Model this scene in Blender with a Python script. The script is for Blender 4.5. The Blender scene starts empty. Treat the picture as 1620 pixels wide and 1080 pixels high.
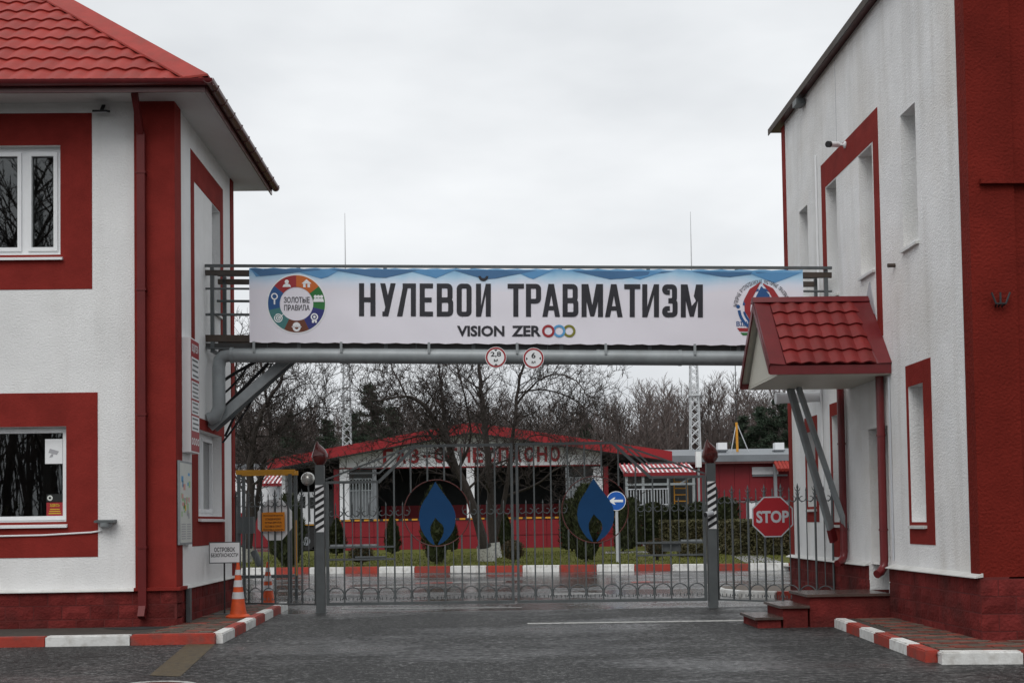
import bpy, bmesh, math, random
from mathutils import Vector, Matrix, noise as mnoise
R = math.radians
random.seed(7)
scene = bpy.context.scene
col = scene.collection

# ------------------------------------------------------------------ camera
F_PX, SHIFT_PX, TILT, YAW, ROLL, EYE = 1950.0, 210.0, math.atan(75/1950.0), R(1.45), 0.015, 1.5
_d = Vector((math.sin(YAW)*math.cos(TILT), math.cos(YAW)*math.cos(TILT), math.sin(TILT)))
_r0 = Vector((math.cos(YAW), -math.sin(YAW), 0)); _u0 = _r0.cross(_d)
_r = _r0*math.cos(ROLL) - _u0*math.sin(ROLL); _u = _u0*math.cos(ROLL) + _r0*math.sin(ROLL)
cam_data = bpy.data.cameras.new('camera'); cam = bpy.data.objects.new('camera', cam_data); col.objects.link(cam)
cam.matrix_world = Matrix(((_r.x, _u.x, -_d.x, 0), (_r.y, _u.y, -_d.y, 0), (_r.z, _u.z, -_d.z, EYE), (0, 0, 0, 1)))
cam_data.sensor_width = 36.0; cam_data.lens = F_PX/1620*36.0; cam_data.shift_y = SHIFT_PX/1620
cam_data.clip_start = 0.1; cam_data.clip_end = 2000
scene.camera = cam

def pt(x, y, Y):
    """survey helper: a measured image point at forward distance Y -> world position"""
    v = _d + _r*((x-810)/F_PX) + _u*((540+SHIFT_PX-y)/F_PX)
    return Vector((0, 0, EYE)) + v*(Y/v.y)
def ground(x, y, z=0.0):
    v = _d + _r*((x-810)/F_PX) + _u*((540+SHIFT_PX-y)/F_PX)
    return Vector((0, 0, EYE)) + v*((z-EYE)/v.z)

# ------------------------------------------------------------------ world: overcast sky
SUN_EL, SUN_AZ = R(50), R(200)
world = bpy.data.worlds.new('World'); scene.world = world; world.use_nodes = True
nt = world.node_tree; nt.nodes.clear()
out = nt.nodes.new('ShaderNodeOutputWorld'); bg = nt.nodes.new('ShaderNodeBackground')
sky = nt.nodes.new('ShaderNodeTexSky'); sky.sky_type = 'NISHITA'; sky.sun_disc = False
sky.sun_elevation = SUN_EL; sky.sun_rotation = SUN_AZ; sky.air_density = 2.0; sky.dust_density = 6.0
tc = nt.nodes.new('ShaderNodeTexCoord'); mp = nt.nodes.new('ShaderNodeMapping'); mp.inputs['Scale'].default_value = (1.2, 1.2, 3.4)
n1 = nt.nodes.new('ShaderNodeTexNoise'); n1.inputs['Scale'].default_value = 1.9; n1.inputs['Detail'].default_value = 5; n1.inputs['Roughness'].default_value = 0.5
rp = nt.nodes.new('ShaderNodeValToRGB')
rp.color_ramp.elements[0].position = 0.36; rp.color_ramp.elements[0].color = (6.9, 7.2, 7.55, 1)
rp.color_ramp.elements[1].position = 0.66; rp.color_ramp.elements[1].color = (9.6, 9.85, 10.1, 1)
hs = nt.nodes.new('ShaderNodeHueSaturation'); hs.inputs['Saturation'].default_value = 0.15
mx = nt.nodes.new('ShaderNodeMix'); mx.data_type = 'RGBA'; mx.inputs[0].default_value = 0.94
nt.links.new(tc.outputs['Generated'], mp.inputs['Vector']); nt.links.new(mp.outputs[0], n1.inputs['Vector'])
nt.links.new(n1.outputs['Fac'], rp.inputs[0]); nt.links.new(sky.outputs[0], hs.inputs['Color'])
nt.links.new(hs.outputs[0], mx.inputs[6]); nt.links.new(rp.outputs[0], mx.inputs[7])
nt.links.new(mx.outputs[2], bg.inputs['Color']); bg.inputs['Strength'].default_value = 0.1
nt.links.new(bg.outputs[0], out.inputs['Surface'])

sun = bpy.data.lights.new('sun', 'SUN'); sun.energy = 1.35; sun.angle = R(40); sun.color = (1.0, 0.98, 0.95)
sun_o = bpy.data.objects.new('sun', sun); col.objects.link(sun_o)
sd = Vector((math.sin(SUN_AZ)*math.cos(SUN_EL), math.cos(SUN_AZ)*math.cos(SUN_EL), math.sin(SUN_EL)))
sun_o.rotation_euler = sd.to_track_quat('Z', 'Y').to_euler(); sun_o.location = (0, 0, 30)
vs = scene.view_settings; vs.view_transform = 'Standard'; vs.look = 'None'; vs.exposure = 0.0; vs.gamma = 1.0; vs.use_curve_mapping = False

# ------------------------------------------------------------------ materials
def mat(name, c, rough=0.7, metal=0.0, var=0.12, vscale=3.0, bump=0.0, bscale=60.0, spec=0.4, streak=0.0, dirt=None, dscale=1.5, damt=0.4, coat=0.0, bdist=0.01, rnd=0.0):
    m = bpy.data.materials.new(name); m.use_nodes = True; t = m.node_tree; b = t.nodes['Principled BSDF']
    b.inputs['Roughness'].default_value = rough; b.inputs['Metallic'].default_value = metal
    b.inputs['Specular IOR Level'].default_value = spec; b.inputs['Coat Weight'].default_value = coat
    co = t.nodes.new('ShaderNodeNewGeometry'); pos = co.outputs['Position']
    n = t.nodes.new('ShaderNodeTexNoise'); n.inputs['Scale'].default_value = vscale; n.inputs['Detail'].default_value = 6; n.inputs['Roughness'].default_value = 0.65
    t.links.new(pos, n.inputs['Vector'])
    r = t.nodes.new('ShaderNodeMapRange'); r.inputs[1].default_value = 0.3; r.inputs[2].default_value = 0.7
    r.inputs[3].default_value = 1-var; r.inputs[4].default_value = 1+var
    t.links.new(n.outputs['Fac'], r.inputs[0])
    mul = t.nodes.new('ShaderNodeVectorMath'); mul.operation = 'SCALE'; mul.inputs[0].default_value = c[:3]
    t.links.new(r.outputs[0], mul.inputs['Scale']); cur = mul.outputs[0]
    if rnd:
        oi = t.nodes.new('ShaderNodeObjectInfo'); rr_ = t.nodes.new('ShaderNodeMapRange'); rr_.inputs[3].default_value = 1-rnd; rr_.inputs[4].default_value = 1+rnd
        t.links.new(oi.outputs['Random'], rr_.inputs[0]); m2 = t.nodes.new('ShaderNodeVectorMath'); m2.operation = 'SCALE'; t.links.new(cur, m2.inputs[0]); t.links.new(rr_.outputs[0], m2.inputs['Scale']); cur = m2.outputs[0]
    def layer(cur, scale, lo, hi, color, amt):
        mpn = t.nodes.new('ShaderNodeMapping'); mpn.inputs['Scale'].default_value = scale
        nn = t.nodes.new('ShaderNodeTexNoise'); nn.inputs['Scale'].default_value = 1.0; nn.inputs['Detail'].default_value = 5
        t.links.new(pos, mpn.inputs['Vector']); t.links.new(mpn.outputs[0], nn.inputs['Vector'])
        mr = t.nodes.new('ShaderNodeMapRange'); mr.inputs[1].default_value = lo; mr.inputs[2].default_value = hi; mr.inputs[4].default_value = amt
        t.links.new(nn.outputs['Fac'], mr.inputs[0])
        mm = t.nodes.new('ShaderNodeMix'); mm.data_type = 'RGBA'; mm.inputs[7].default_value = (*color, 1)
        t.links.new(mr.outputs[0], mm.inputs[0]); t.links.new(cur, mm.inputs[6]); return mm.outputs[2]
    if streak: cur = layer(cur, (3.4, 3.4, 0.3), 0.5, 0.78, (c[0]*0.55, c[1]*0.52, c[2]*0.47), streak)
    if dirt: cur = layer(cur, (dscale,)*3, 0.48, 0.75, dirt, damt)
    t.links.new(cur, b.inputs['Base Color'])
    if bump:
        n2 = t.nodes.new('ShaderNodeTexNoise'); n2.inputs['Scale'].default_value = bscale; n2.inputs['Detail'].default_value = 4
        t.links.new(pos, n2.inputs['Vector'])
        bp = t.nodes.new('ShaderNodeBump'); bp.inputs['Strength'].default_value = bump; bp.inputs['Distance'].default_value = bdist
        t.links.new(n2.outputs['Fac'], bp.inputs['Height']); t.links.new(bp.outputs[0], b.inputs['Normal'])
    return m

def road_mat(name, c, wet_lo, wet_hi, grain=0.9):
    m = bpy.data.materials.new(name); m.use_nodes = True; t = m.node_tree; b = t.nodes['Principled BSDF']
    co = t.nodes.new('ShaderNodeNewGeometry'); pos = co.outputs['Position']
    def noise(scale, det, sx=1, sy=1):
        mpn = t.nodes.new('ShaderNodeMapping'); mpn.inputs['Scale'].default_value = (sx, sy, 1)
        n = t.nodes.new('ShaderNodeTexNoise'); n.inputs['Scale'].default_value = scale; n.inputs['Detail'].default_value = det; n.inputs['Roughness'].default_value = 0.6
        t.links.new(pos, mpn.inputs['Vector']); t.links.new(mpn.outputs[0], n.inputs['Vector']); return n.outputs['Fac']
    def rng(v, a, bb, lo, hi):
        mr = t.nodes.new('ShaderNodeMapRange'); mr.inputs[1].default_value = a; mr.inputs[2].default_value = bb; mr.inputs[3].default_value = lo; mr.inputs[4].default_value = hi
        t.links.new(v, mr.inputs[0]); return mr.outputs[0]
    def math2(op, a, b):
        x = t.nodes.new('ShaderNodeMath'); x.operation = op
        for k, v in enumerate((a, b)):
            if isinstance(v, (int, float)): x.inputs[k].default_value = v
            else: t.links.new(v, x.inputs[k])
        return x.outputs[0]
    big = noise(0.45, 5, 0.6, 1.0); mid = noise(2.3, 5); track = noise(0.8, 3, 1.0, 0.12); g1 = noise(11, 4); g2 = noise(30, 3); g3 = noise(85, 2)
    grit = math2('ADD', math2('MULTIPLY', g1, 0.33), math2('ADD', math2('MULTIPLY', g2, 0.42), math2('MULTIPLY', g3, 0.25)))
    k1 = math2('MULTIPLY', rng(mid, 0.3, 0.7, 0.72, 1.3), rng(track, 0.35, 0.65, 0.75, 1.35)); k2 = rng(grit, 0.50, 0.60, 0.55, 5.5)  # pale speckle: stone grain plus wet glints painted into the base colour
    vo = t.nodes.new('ShaderNodeTexVoronoi'); vo.feature = 'DISTANCE_TO_EDGE'; vo.inputs['Scale'].default_value = 0.42; wv = t.nodes.new('ShaderNodeVectorMath'); wv.operation = 'ADD'
    nw = t.nodes.new('ShaderNodeTexNoise'); nw.inputs['Scale'].default_value = 1.7; nw.inputs['Detail'].default_value = 6; t.links.new(pos, nw.inputs['Vector']); t.links.new(pos, wv.inputs[0]); t.links.new(nw.outputs['Color'], wv.inputs[1]); t.links.new(wv.outputs[0], vo.inputs['Vector'])
    crack = rng(vo.outputs['Distance'], 0.0, 0.012, 0.35, 1.0)
    sc = t.nodes.new('ShaderNodeVectorMath'); sc.operation = 'SCALE'; sc.inputs[0].default_value = c; t.links.new(math2('MULTIPLY', math2('MULTIPLY', k1, k2), crack), sc.inputs['Scale'])
    t.links.new(sc.outputs[0], b.inputs['Base Color'])
    wet = rng(math2('ADD', big, math2('MULTIPLY', math2('SUBTRACT', g1, 0.5), 0.35)), wet_lo, wet_hi, 0.0, 1.0)
    t.links.new(rng(wet, 0, 1, 0.62, 0.14), b.inputs['Roughness']); t.links.new(rng(wet, 0, 1, 0.28, 0.5), b.inputs['Specular IOR Level'])
    bp = t.nodes.new('ShaderNodeBump'); bp.inputs['Distance'].default_value = 0.02
    t.links.new(rng(wet, 0, 1, grain, grain*0.22), bp.inputs['Strength']); t.links.new(grit, bp.inputs['Height']); t.links.new(bp.outputs[0], b.inputs['Normal'])
    return m

def glass_mat(name, tint, refl=0.9):
    m = bpy.data.materials.new(name); m.use_nodes = True; t = m.node_tree; t.nodes.clear()
    o = t.nodes.new('ShaderNodeOutputMaterial'); tr = t.nodes.new('ShaderNodeBsdfTransparent'); gl = t.nodes.new('ShaderNodeBsdfGlossy')
    tr.inputs['Color'].default_value = (*tint, 1); gl.inputs['Roughness'].default_value = 0.01; gl.inputs['Color'].default_value = (refl,)*3+(1,)
    lw = t.nodes.new('ShaderNodeLayerWeight'); lw.inputs['Blend'].default_value = 0.22
    mr = t.nodes.new('ShaderNodeMapRange'); mr.inputs[3].default_value = 0.10; mr.inputs[4].default_value = 0.95
    mxs = t.nodes.new('ShaderNodeMixShader'); t.links.new(lw.outputs['Fresnel'], mr.inputs[0]); t.links.new(mr.outputs[0], mxs.inputs[0])
    t.links.new(tr.outputs[0], mxs.inputs[1]); t.links.new(gl.outputs[0], mxs.inputs[2]); t.links.new(mxs.outputs[0], o.inputs['Surface'])
    return m

M = {}
M['white'] = mat('white_render', (0.79, 0.79, 0.785), 0.9, var=0.06, vscale=1.2, bump=0.6, bscale=38, streak=0.2, bdist=0.014, spec=0.15)
M['whiteR'] = mat('white_roughcast', (0.83, 0.83, 0.825), 0.9, var=0.07, vscale=1.5, bump=0.75, bscale=46, streak=0.34, bdist=0.018, dirt=(0.55, 0.46, 0.34), dscale=0.55, damt=0.3, spec=0.15)
M['red'] = mat('red_render', (0.22, 0.025, 0.020), 0.85, var=0.2, vscale=1.6, bump=0.5, bscale=40, streak=0.2, bdist=0.012, spec=0.12)
M['redR'] = mat('red_roughcast', (0.165, 0.0165, 0.011), 0.85, var=0.22, vscale=1.3, bump=0.9, bscale=32, streak=0.35, bdist=0.02, spec=0.12)
M['block'] = mat('red_split_block', (0.145, 0.021, 0.019), 0.85, rnd=0.22, var=0.3, vscale=4, bump=0.8, bscale=30, dirt=(0.028, 0.018, 0.016), dscale=1.6, damt=0.7, bdist=0.02, spec=0.15)
M['mortar'] = mat('mortar', (0.125, 0.021, 0.019), 0.9, var=0.2)
M['tile'] = mat('red_metal_tile', (0.30, 0.031, 0.022), 0.6, rnd=0.10, var=0.16, vscale=2.5, dirt=(0.15, 0.045, 0.03), dscale=3, damt=0.4, bump=0.08, bscale=120, spec=0.3)
M['tileC'] = mat('red_canopy_tile', (0.185, 0.018, 0.017), 0.55, rnd=0.13, var=0.16, vscale=3, dirt=(0.11, 0.02, 0.016), dscale=4, damt=0.5, bump=0.08, bscale=120, spec=0.3)
M['gutter'] = mat('oxblood_metal', (0.135, 0.014, 0.016), 0.32, var=0.15, vscale=4, spec=0.5)
M['gutterD'] = mat('brown_metal', (0.10, 0.03, 0.028), 0.3, var=0.2, vscale=5, spec=0.5)
M['soffit'] = mat('white_soffit', (0.66, 0.66, 0.65), 0.5, var=0.03)
M['gable'] = mat('cream_soffit', (0.62, 0.60, 0.52), 0.5, var=0.04)
M['pvc'] = mat('white_pvc', (0.80, 0.81, 0.82), 0.3, var=0.02, spec=0.5)
M['sill'] = mat('sill_metal', (0.62, 0.62, 0.60), 0.4, var=0.1, dirt=(0.3, 0.27, 0.22), damt=0.3, dscale=5)
M['glass'] = glass_mat('window_glass', (0.62, 0.66, 0.66), 0.62)
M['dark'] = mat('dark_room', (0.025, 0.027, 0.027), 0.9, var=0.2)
M['room'] = mat('room_wall', (0.17, 0.18, 0.175), 0.9, var=0.2)
M['kerbW'] = mat('white_kerb', (0.72, 0.72, 0.70), 0.6, rnd=0.08, var=0.1, vscale=5, dirt=(0.30, 0.27, 0.23), dscale=9, damt=0.55, bump=0.4, bscale=40)
M['kerbR'] = mat('red_kerb', (0.34, 0.042, 0.026), 0.55, rnd=0.12, var=0.15, vscale=5, dirt=(0.13, 0.07, 0.06), dscale=7, damt=0.8, bump=0.4, bscale=40)
M['road'] = road_mat('wet_asphalt', (0.026, 0.026, 0.0255), 0.47, 0.74, 0.9)
M['road2'] = road_mat('yard_asphalt', (0.048, 0.047, 0.046), 0.36, 0.52, 0.6)
M['ground'] = mat('earth', (0.05, 0.06, 0.03), 0.95, var=0.3)
M['lawn'] = mat('lawn_turf', (0.082, 0.088, 0.018), 0.95, var=0.35, vscale=1.5, bump=0.6, bscale=20, dirt=(0.11, 0.088, 0.03), dscale=0.8, damt=0.7, spec=0.1)
M['grass'] = mat('grass_blade', (0.085, 0.095, 0.020), 0.8, var=0.4, vscale=1.2, spec=0.1)
M['paint'] = mat('road_paint', (0.42, 0.42, 0.40), 0.6, var=0.25, vscale=20, dirt=(0.05, 0.05, 0.05), dscale=14, damt=0.9)
M['ochre'] = mat('ochre_paint', (0.085, 0.066, 0.036), 0.6, var=0.3, vscale=12, dirt=(0.03, 0.03, 0.028), dscale=9, damt=0.8)
M['paverG'] = mat('brown_paver', (0.10, 0.078, 0.060), 0.75, rnd=0.3, var=0.25, vscale=6, bump=0.3, bscale=60)
M['paverR'] = mat('red_paver', (0.20, 0.048, 0.032), 0.7, rnd=0.3, var=0.25, vscale=6, bump=0.3, bscale=60)
M['sand'] = mat('paver_bed', (0.05, 0.042, 0.035), 0.95, var=0.3, vscale=8)
M['iron'] = mat('grey_painted_iron', (0.092, 0.102, 0.105), 0.45, var=0.15, vscale=4, spec=0.5)
M['galv'] = mat('galvanised', (0.29, 0.315, 0.325), 0.4, metal=0.1, var=0.15, vscale=2.5, dirt=(0.2, 0.21, 0.21), damt=0.5, dscale=3)
M['rust'] = mat('rusty_beam', (0.062, 0.046, 0.036), 0.7, var=0.3, vscale=5, dirt=(0.12, 0.13, 0.13), damt=0.6, dscale=1.2)
M['pipe_red'] = mat('pipe_red', (0.125, 0.013, 0.013), 0.5, var=0.12, vscale=3, spec=0.3)
M['beamdark'] = mat('dark_beam', (0.040, 0.040, 0.040), 0.6, var=0.25, vscale=3)
M['black'] = mat('black_print', (0.02, 0.02, 0.022), 0.6, var=0.05)
M['ink'] = mat('dark_ink', (0.022, 0.021, 0.028), 0.5, var=0.05)
M['signwhite'] = mat('white_sign', (0.82, 0.83, 0.84), 0.45, var=0.03, dirt=(0.5, 0.5, 0.5), damt=0.3)
M['signred'] = mat('red_sign', (0.35, 0.012, 0.02), 0.4, var=0.06)
M['signgrey'] = mat('silver_legend', (0.48, 0.50, 0.53), 0.4, var=0.05)
M['octback'] = mat('bare_sign_back', (0.80, 0.81, 0.82), 0.45, var=0.08)
M['orange'] = mat('orange_plate', (0.70, 0.24, 0.02), 0.5, var=0.05)
M['yellow'] = mat('amber_paint', (0.55, 0.25, 0.02), 0.5, var=0.15, vscale=4)
M['cone'] = mat('cone_orange', (0.62, 0.085, 0.02), 0.5, var=0.12, vscale=6, dirt=(0.2, 0.05, 0.02), damt=0.4, dscale=8)
M['conew'] = mat('cone_white', (0.55, 0.56, 0.57), 0.4, var=0.1, vscale=8)
M['flame'] = mat('flame_blue', (0.008, 0.055, 0.155), 0.6, var=0.06, spec=0.2)
M['finial'] = mat('finial_red', (0.105, 0.014, 0.012), 0.22, var=0.15, spec=0.6)
M['ring'] = mat('ring_brown', (0.10, 0.022, 0.018), 0.5, var=0.1)
M['bgred'] = mat('red_sheet', (0.20, 0.006, 0.012), 0.55, var=0.12, vscale=0.8)
M['bgredroof'] = mat('bright_red_fascia', (0.27, 0.008, 0.013), 0.5, var=0.08, vscale=0.6)
M['bgwhite'] = mat('white_cladding', (0.74, 0.75, 0.77), 0.6, var=0.05)
M['bggrey'] = mat('grey_cladding', (0.22, 0.235, 0.25), 0.6, var=0.1)
M['roofgrey'] = mat('slate_roof', (0.17, 0.185, 0.20), 0.5, var=0.15, vscale=0.8)
M['pink'] = mat('faded_red_rib', (0.42, 0.09, 0.10), 0.5, var=0.1)
M['bluesign'] = mat('blue_sign', (0.012, 0.10, 0.42), 0.4, var=0.03)
M['bark'] = mat('bark', (0.036, 0.029, 0.025), 0.9, var=0.3, vscale=8, bump=0.6, bscale=25, bdist=0.03)
M['twig'] = mat('twig', (0.028, 0.021, 0.018), 0.85, var=0.3, vscale=2)
M['wash'] = mat('whitewash', (0.50, 0.50, 0.47), 0.9, var=0.2, vscale=10, dirt=(0.10, 0.09, 0.075), dscale=14, damt=0.85)
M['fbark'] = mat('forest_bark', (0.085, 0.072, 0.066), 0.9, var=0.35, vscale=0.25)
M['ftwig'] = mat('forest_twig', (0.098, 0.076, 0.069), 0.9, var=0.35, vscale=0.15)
M['needle'] = mat('pine_needle', (0.028, 0.045, 0.026), 0.8, var=0.4, vscale=1.5)
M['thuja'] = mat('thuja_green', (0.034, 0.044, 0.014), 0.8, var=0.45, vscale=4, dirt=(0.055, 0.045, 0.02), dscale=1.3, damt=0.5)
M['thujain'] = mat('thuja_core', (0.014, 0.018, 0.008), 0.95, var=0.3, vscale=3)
M['shrub'] = mat('brown_shrub', (0.085, 0.06, 0.032), 0.85, var=0.4, vscale=6)
M['hedge'] = mat('hedge_leaf', (0.065, 0.060, 0.024), 0.8, var=0.45, vscale=2.5, dirt=(0.085, 0.055, 0.025), dscale=1.0, damt=0.6)
M['trunkw'] = mat('truck_white', (0.66, 0.67, 0.69), 0.3, var=0.03, spec=0.5)
M['rubber'] = mat('rubber', (0.02, 0.02, 0.02), 0.8, var=0.1)
M['granite'] = mat('polished_step', (0.085, 0.060, 0.052), 0.22, var=0.25, vscale=6, spec=0.5, bump=0.1, bscale=50)
M['path'] = mat('concrete_path', (0.19, 0.185, 0.18), 0.45, var=0.15, vscale=2)
M['mastgrey'] = mat('mast_paint', (0.52, 0.54, 0.55), 0.5, var=0.1)
M['chrome'] = mat('lamp_metal', (0.5, 0.49, 0.46), 0.25, metal=0.7, var=0.1)
def flat(name, c): 
    M[name] = mat(name, c, 0.5, var=0.03)
for n_, c_ in dict(pr_red=(0.33, 0.025, 0.03), pr_orange=(0.55, 0.13, 0.02), pr_green=(0.02, 0.16, 0.035), pr_navy=(0.025, 0.03, 0.17), pr_brown=(0.14, 0.04, 0.018),
                   pr_teal=(0.055, 0.19, 0.19), pr_blue=(0.018, 0.085, 0.25), pr_sky=(0.10, 0.33, 0.60), pr_olive=(0.20, 0.19, 0.02), pr_pale=(0.36, 0.52, 0.68),
                   pr_deep=(0.06, 0.16, 0.32), pr_mid=(0.10, 0.28, 0.52), pr_yellow=(0.62, 0.47, 0.03), pr_lgreen=(0.34, 0.52, 0.26), pr_lred=(0.62, 0.33, 0.30), pr_grey=(0.40, 0.40, 0.42), pr_paper=(0.62, 0.64, 0.60)).items(): flat(n_, c_)
# ------------------------------------------------------------------ helpers
ORG = {}
def org(o): return ORG.get(o.name, Vector((0, 0, 0))) if o else Vector((0, 0, 0))
def tag(o, label=None, cat=None, group=None, kind=None):
    if label: o['label'] = label
    if cat: o['category'] = cat
    if group: o['group'] = group
    if kind: o['kind'] = kind
    return o
def empty(name, loc, label=None, cat=None, group=None):
    o = bpy.data.objects.new(name, None); col.objects.link(o); o.location = loc; ORG[o.name] = Vector(loc)
    o.empty_display_size = 0.2
    return tag(o, label, cat, group)
class MB:
    def __init__(s): s.v = []; s.f = []
    def add(s, vs_, fs_):
        b = len(s.v); s.v += [tuple(p) for p in vs_]; s.f += [tuple(i+b for i in f) for f in fs_]; return s
    def hexa(s, p):  # 8 points: bottom 4 then top 4
        return s.add(p, [(0, 3, 2, 1), (4, 5, 6, 7), (0, 1, 5, 4), (1, 2, 6, 5), (2, 3, 7, 6), (3, 0, 4, 7)])
    def box(s, x0, y0, z0, x1, y1, z1):
        return s.hexa([(x0, y0, z0), (x1, y0, z0), (x1, y1, z0), (x0, y1, z0), (x0, y0, z1), (x1, y0, z1), (x1, y1, z1), (x0, y1, z1)])
    def mbox(s, m, u0, u1, v0, v1, w0, w1):
        return s.hexa([m(u0, v0, w0), m(u1, v0, w0), m(u1, v0, w1), m(u0, v0, w1), m(u0, v1, w0), m(u1, v1, w0), m(u1, v1, w1), m(u0, v1, w1)])
    def beam(s, a, b, w, h, up=(0, 0, 1)):  # square-section bar from a to b
        a = Vector(a); b = Vector(b); d = (b-a).normalized(); up = Vector(up)
        if abs(d.dot(up)) > 0.98: up = Vector((0, 1, 0))
        x = d.cross(up).normalized(); y = x.cross(d).normalized(); x = x*w/2; y = y*h/2
        return s.hexa([a-x-y, a+x-y, b+x-y, b-x-y, a-x+y, a+x+y, b+x+y, b-x+y])
    def tube(s, pts, rad, n=6, cap=True, closed=False):
        pts = [Vector(p) for p in pts]; k = len(pts); rad = rad if isinstance(rad, (list, tuple)) else [rad]*k
        b = len(s.v); prev = None
        for i, p in enumerate(pts):
            if closed: d = pts[(i+1) % k]-pts[i-1]
            else: d = pts[min(i+1, k-1)]-pts[max(i-1, 0)]
            d = d.normalized() if d.length > 1e-9 else Vector((0, 0, 1))
            ref = prev if prev is not None else (Vector((0, 0, 1)) if abs(d.z) < 0.9 else Vector((1, 0, 0)))
            x = (ref - d*ref.dot(d)); x = x.normalized() if x.length > 1e-6 else d.orthogonal().normalized()
            prev = x; y = d.cross(x)
            for j in range(n):
                a = 2*math.pi*j/n; q = p + (x*math.cos(a)+y*math.sin(a))*rad[i]; s.v.append((q.x, q.y, q.z))
        for i in range(k if closed else k-1):
            i2 = (i+1) % k
            for j in range(n):
                s.f.append((b+i*n+j, b+i*n+(j+1) % n, b+i2*n+(j+1) % n, b+i2*n+j))
        if cap and not closed:
            s.f.append(tuple(b+j for j in range(n))[::-1]); s.f.append(tuple(b+(k-1)*n+j for j in range(n)))
        return s
    def lathe(s, c, prof, n=16, axis=None):
        c = Vector(c); b = len(s.v)
        q = axis if axis else Matrix.Identity(3)
        for r_, z_ in prof:
            for j in range(n):
                a = 2*math.pi*j/n; p = c + q @ Vector((r_*math.cos(a), r_*math.sin(a), z_)); s.v.append(tuple(p))
        for i in range(len(prof)-1):
            for j in range(n):
                s.f.append((b+i*n+j, b+i*n+(j+1) % n, b+(i+1)*n+(j+1) % n, b+(i+1)*n+j))
        s.f.append(tuple(b+j for j in range(n))[::-1]); s.f.append(tuple(b+(len(prof)-1)*n+j for j in range(n)))
        return s
    def prism(s, m, poly, w0, w1):  # polygon in (u,v), from depth w0 to w1 (ngon caps)
        k = len(poly); b = len(s.v)
        for w in (w0, w1):
            for (u, v) in poly: s.v.append(tuple(m(u, v, w)))
        s.f.append(tuple(range(b, b+k))[::-1]); s.f.append(tuple(range(b+k, b+2*k)))
        for i in range(k): s.f.append((b+i, b+(i+1) % k, b+k+(i+1) % k, b+k+i))
        return s
    def mesh(s, name, o=Vector((0, 0, 0)), smooth=False):
        me = bpy.data.meshes.new(name); me.from_pydata([(p[0]-o.x, p[1]-o.y, p[2]-o.z) for p in s.v], [], s.f)
        if smooth: me.polygons.foreach_set('use_smooth', [True]*len(me.polygons))
        me.update(); return me
    def build(s, name, m, parent=None, smooth=False, kind=None, at=None):
        o0 = org(parent) if parent else (Vector(at) if at is not None else Vector((0, 0, 0)))
        loc = Vector(at) if at is not None else o0
        me = s.mesh(name, loc, smooth); me.materials.append(M[m])
        o = bpy.data.objects.new(name, me); col.objects.link(o); ORG[o.name] = loc
        if parent: o.parent = parent; o.location = loc-o0
        else: o.location = loc
        if smooth:
            try: me.set_sharp_from_angle(angle=R(40))
            except Exception: pass
        return tag(o, kind=kind)
def piece(me, name, parent, loc, rot=None, scale=None):
    o = bpy.data.objects.new(name, me); col.objects.link(o); o.parent = parent; o.location = Vector(loc)-org(parent)
    ORG[o.name] = Vector(loc)
    if rot is not None: o.rotation_euler = rot
    if scale is not None: o.scale = scale
    return o
def fixnormals(me):
    bm = bmesh.new(); bm.from_mesh(me); bmesh.ops.recalc_face_normals(bm, faces=bm.faces); bm.to_mesh(me); bm.free()

# plane mappings (u along, v up, w outwards)
def FRONT(Y): return lambda u, v, w: Vector((u, Y-w, v))
def FACE_R(X): return lambda u, v, w: Vector((X+w, u, v))    # faces +X
def FACE_L(X): return lambda u, v, w: Vector((X-w, u, v))    # faces -X
def LINE(a, b):  # vertical plane through a->b (ground points); u metres from a, w toward the viewer's side (-Y)
    a = Vector((a[0], a[1], 0)); b = Vector((b[0], b[1], 0)); d = (b-a).normalized(); nn = Vector((d.y, -d.x, 0))
    return lambda u, v, w: a + d*u + nn*w + Vector((0, 0, v))

def panel(m, u0, u1, v0, v1, holes, w=0.0, reveal=0.0, edge=0.0):
    """flat sheet with rectangular holes; reveal = depth of the opening sides going inwards; edge = outer rim thickness"""
    us = sorted({u0, u1, *[h[0] for h in holes], *[h[1] for h in holes]}); vs_ = sorted({v0, v1, *[h[2] for h in holes], *[h[3] for h in holes]})
    mb = MB()
    for i in range(len(us)-1):
        for j in range(len(vs_)-1):
            uc = (us[i]+us[i+1])/2; vc = (vs_[j]+vs_[j+1])/2
            if any(h[0] < uc < h[1] and h[2] < vc < h[3] for h in holes): continue
            mb.add([m(us[i], vs_[j], w), m(us[i+1], vs_[j], w), m(us[i+1], vs_[j+1], w), m(us[i], vs_[j+1], w)], [(0, 1, 2, 3)])
    def rim(a, b, c, d, dep):
        for (p, q) in (((a, c), (b, c)), ((b, c), (b, d)), ((b, d), (a, d)), ((a, d), (a, c))):
            mb.add([m(p[0], p[1], w), m(q[0], q[1], w), m(q[0], q[1], w-dep), m(p[0], p[1], w-dep)], [(0, 1, 2, 3)])
    for h in holes: rim(*h, reveal)
    if edge: rim(u0, u1, v0, v1, edge)
    return mb

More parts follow.
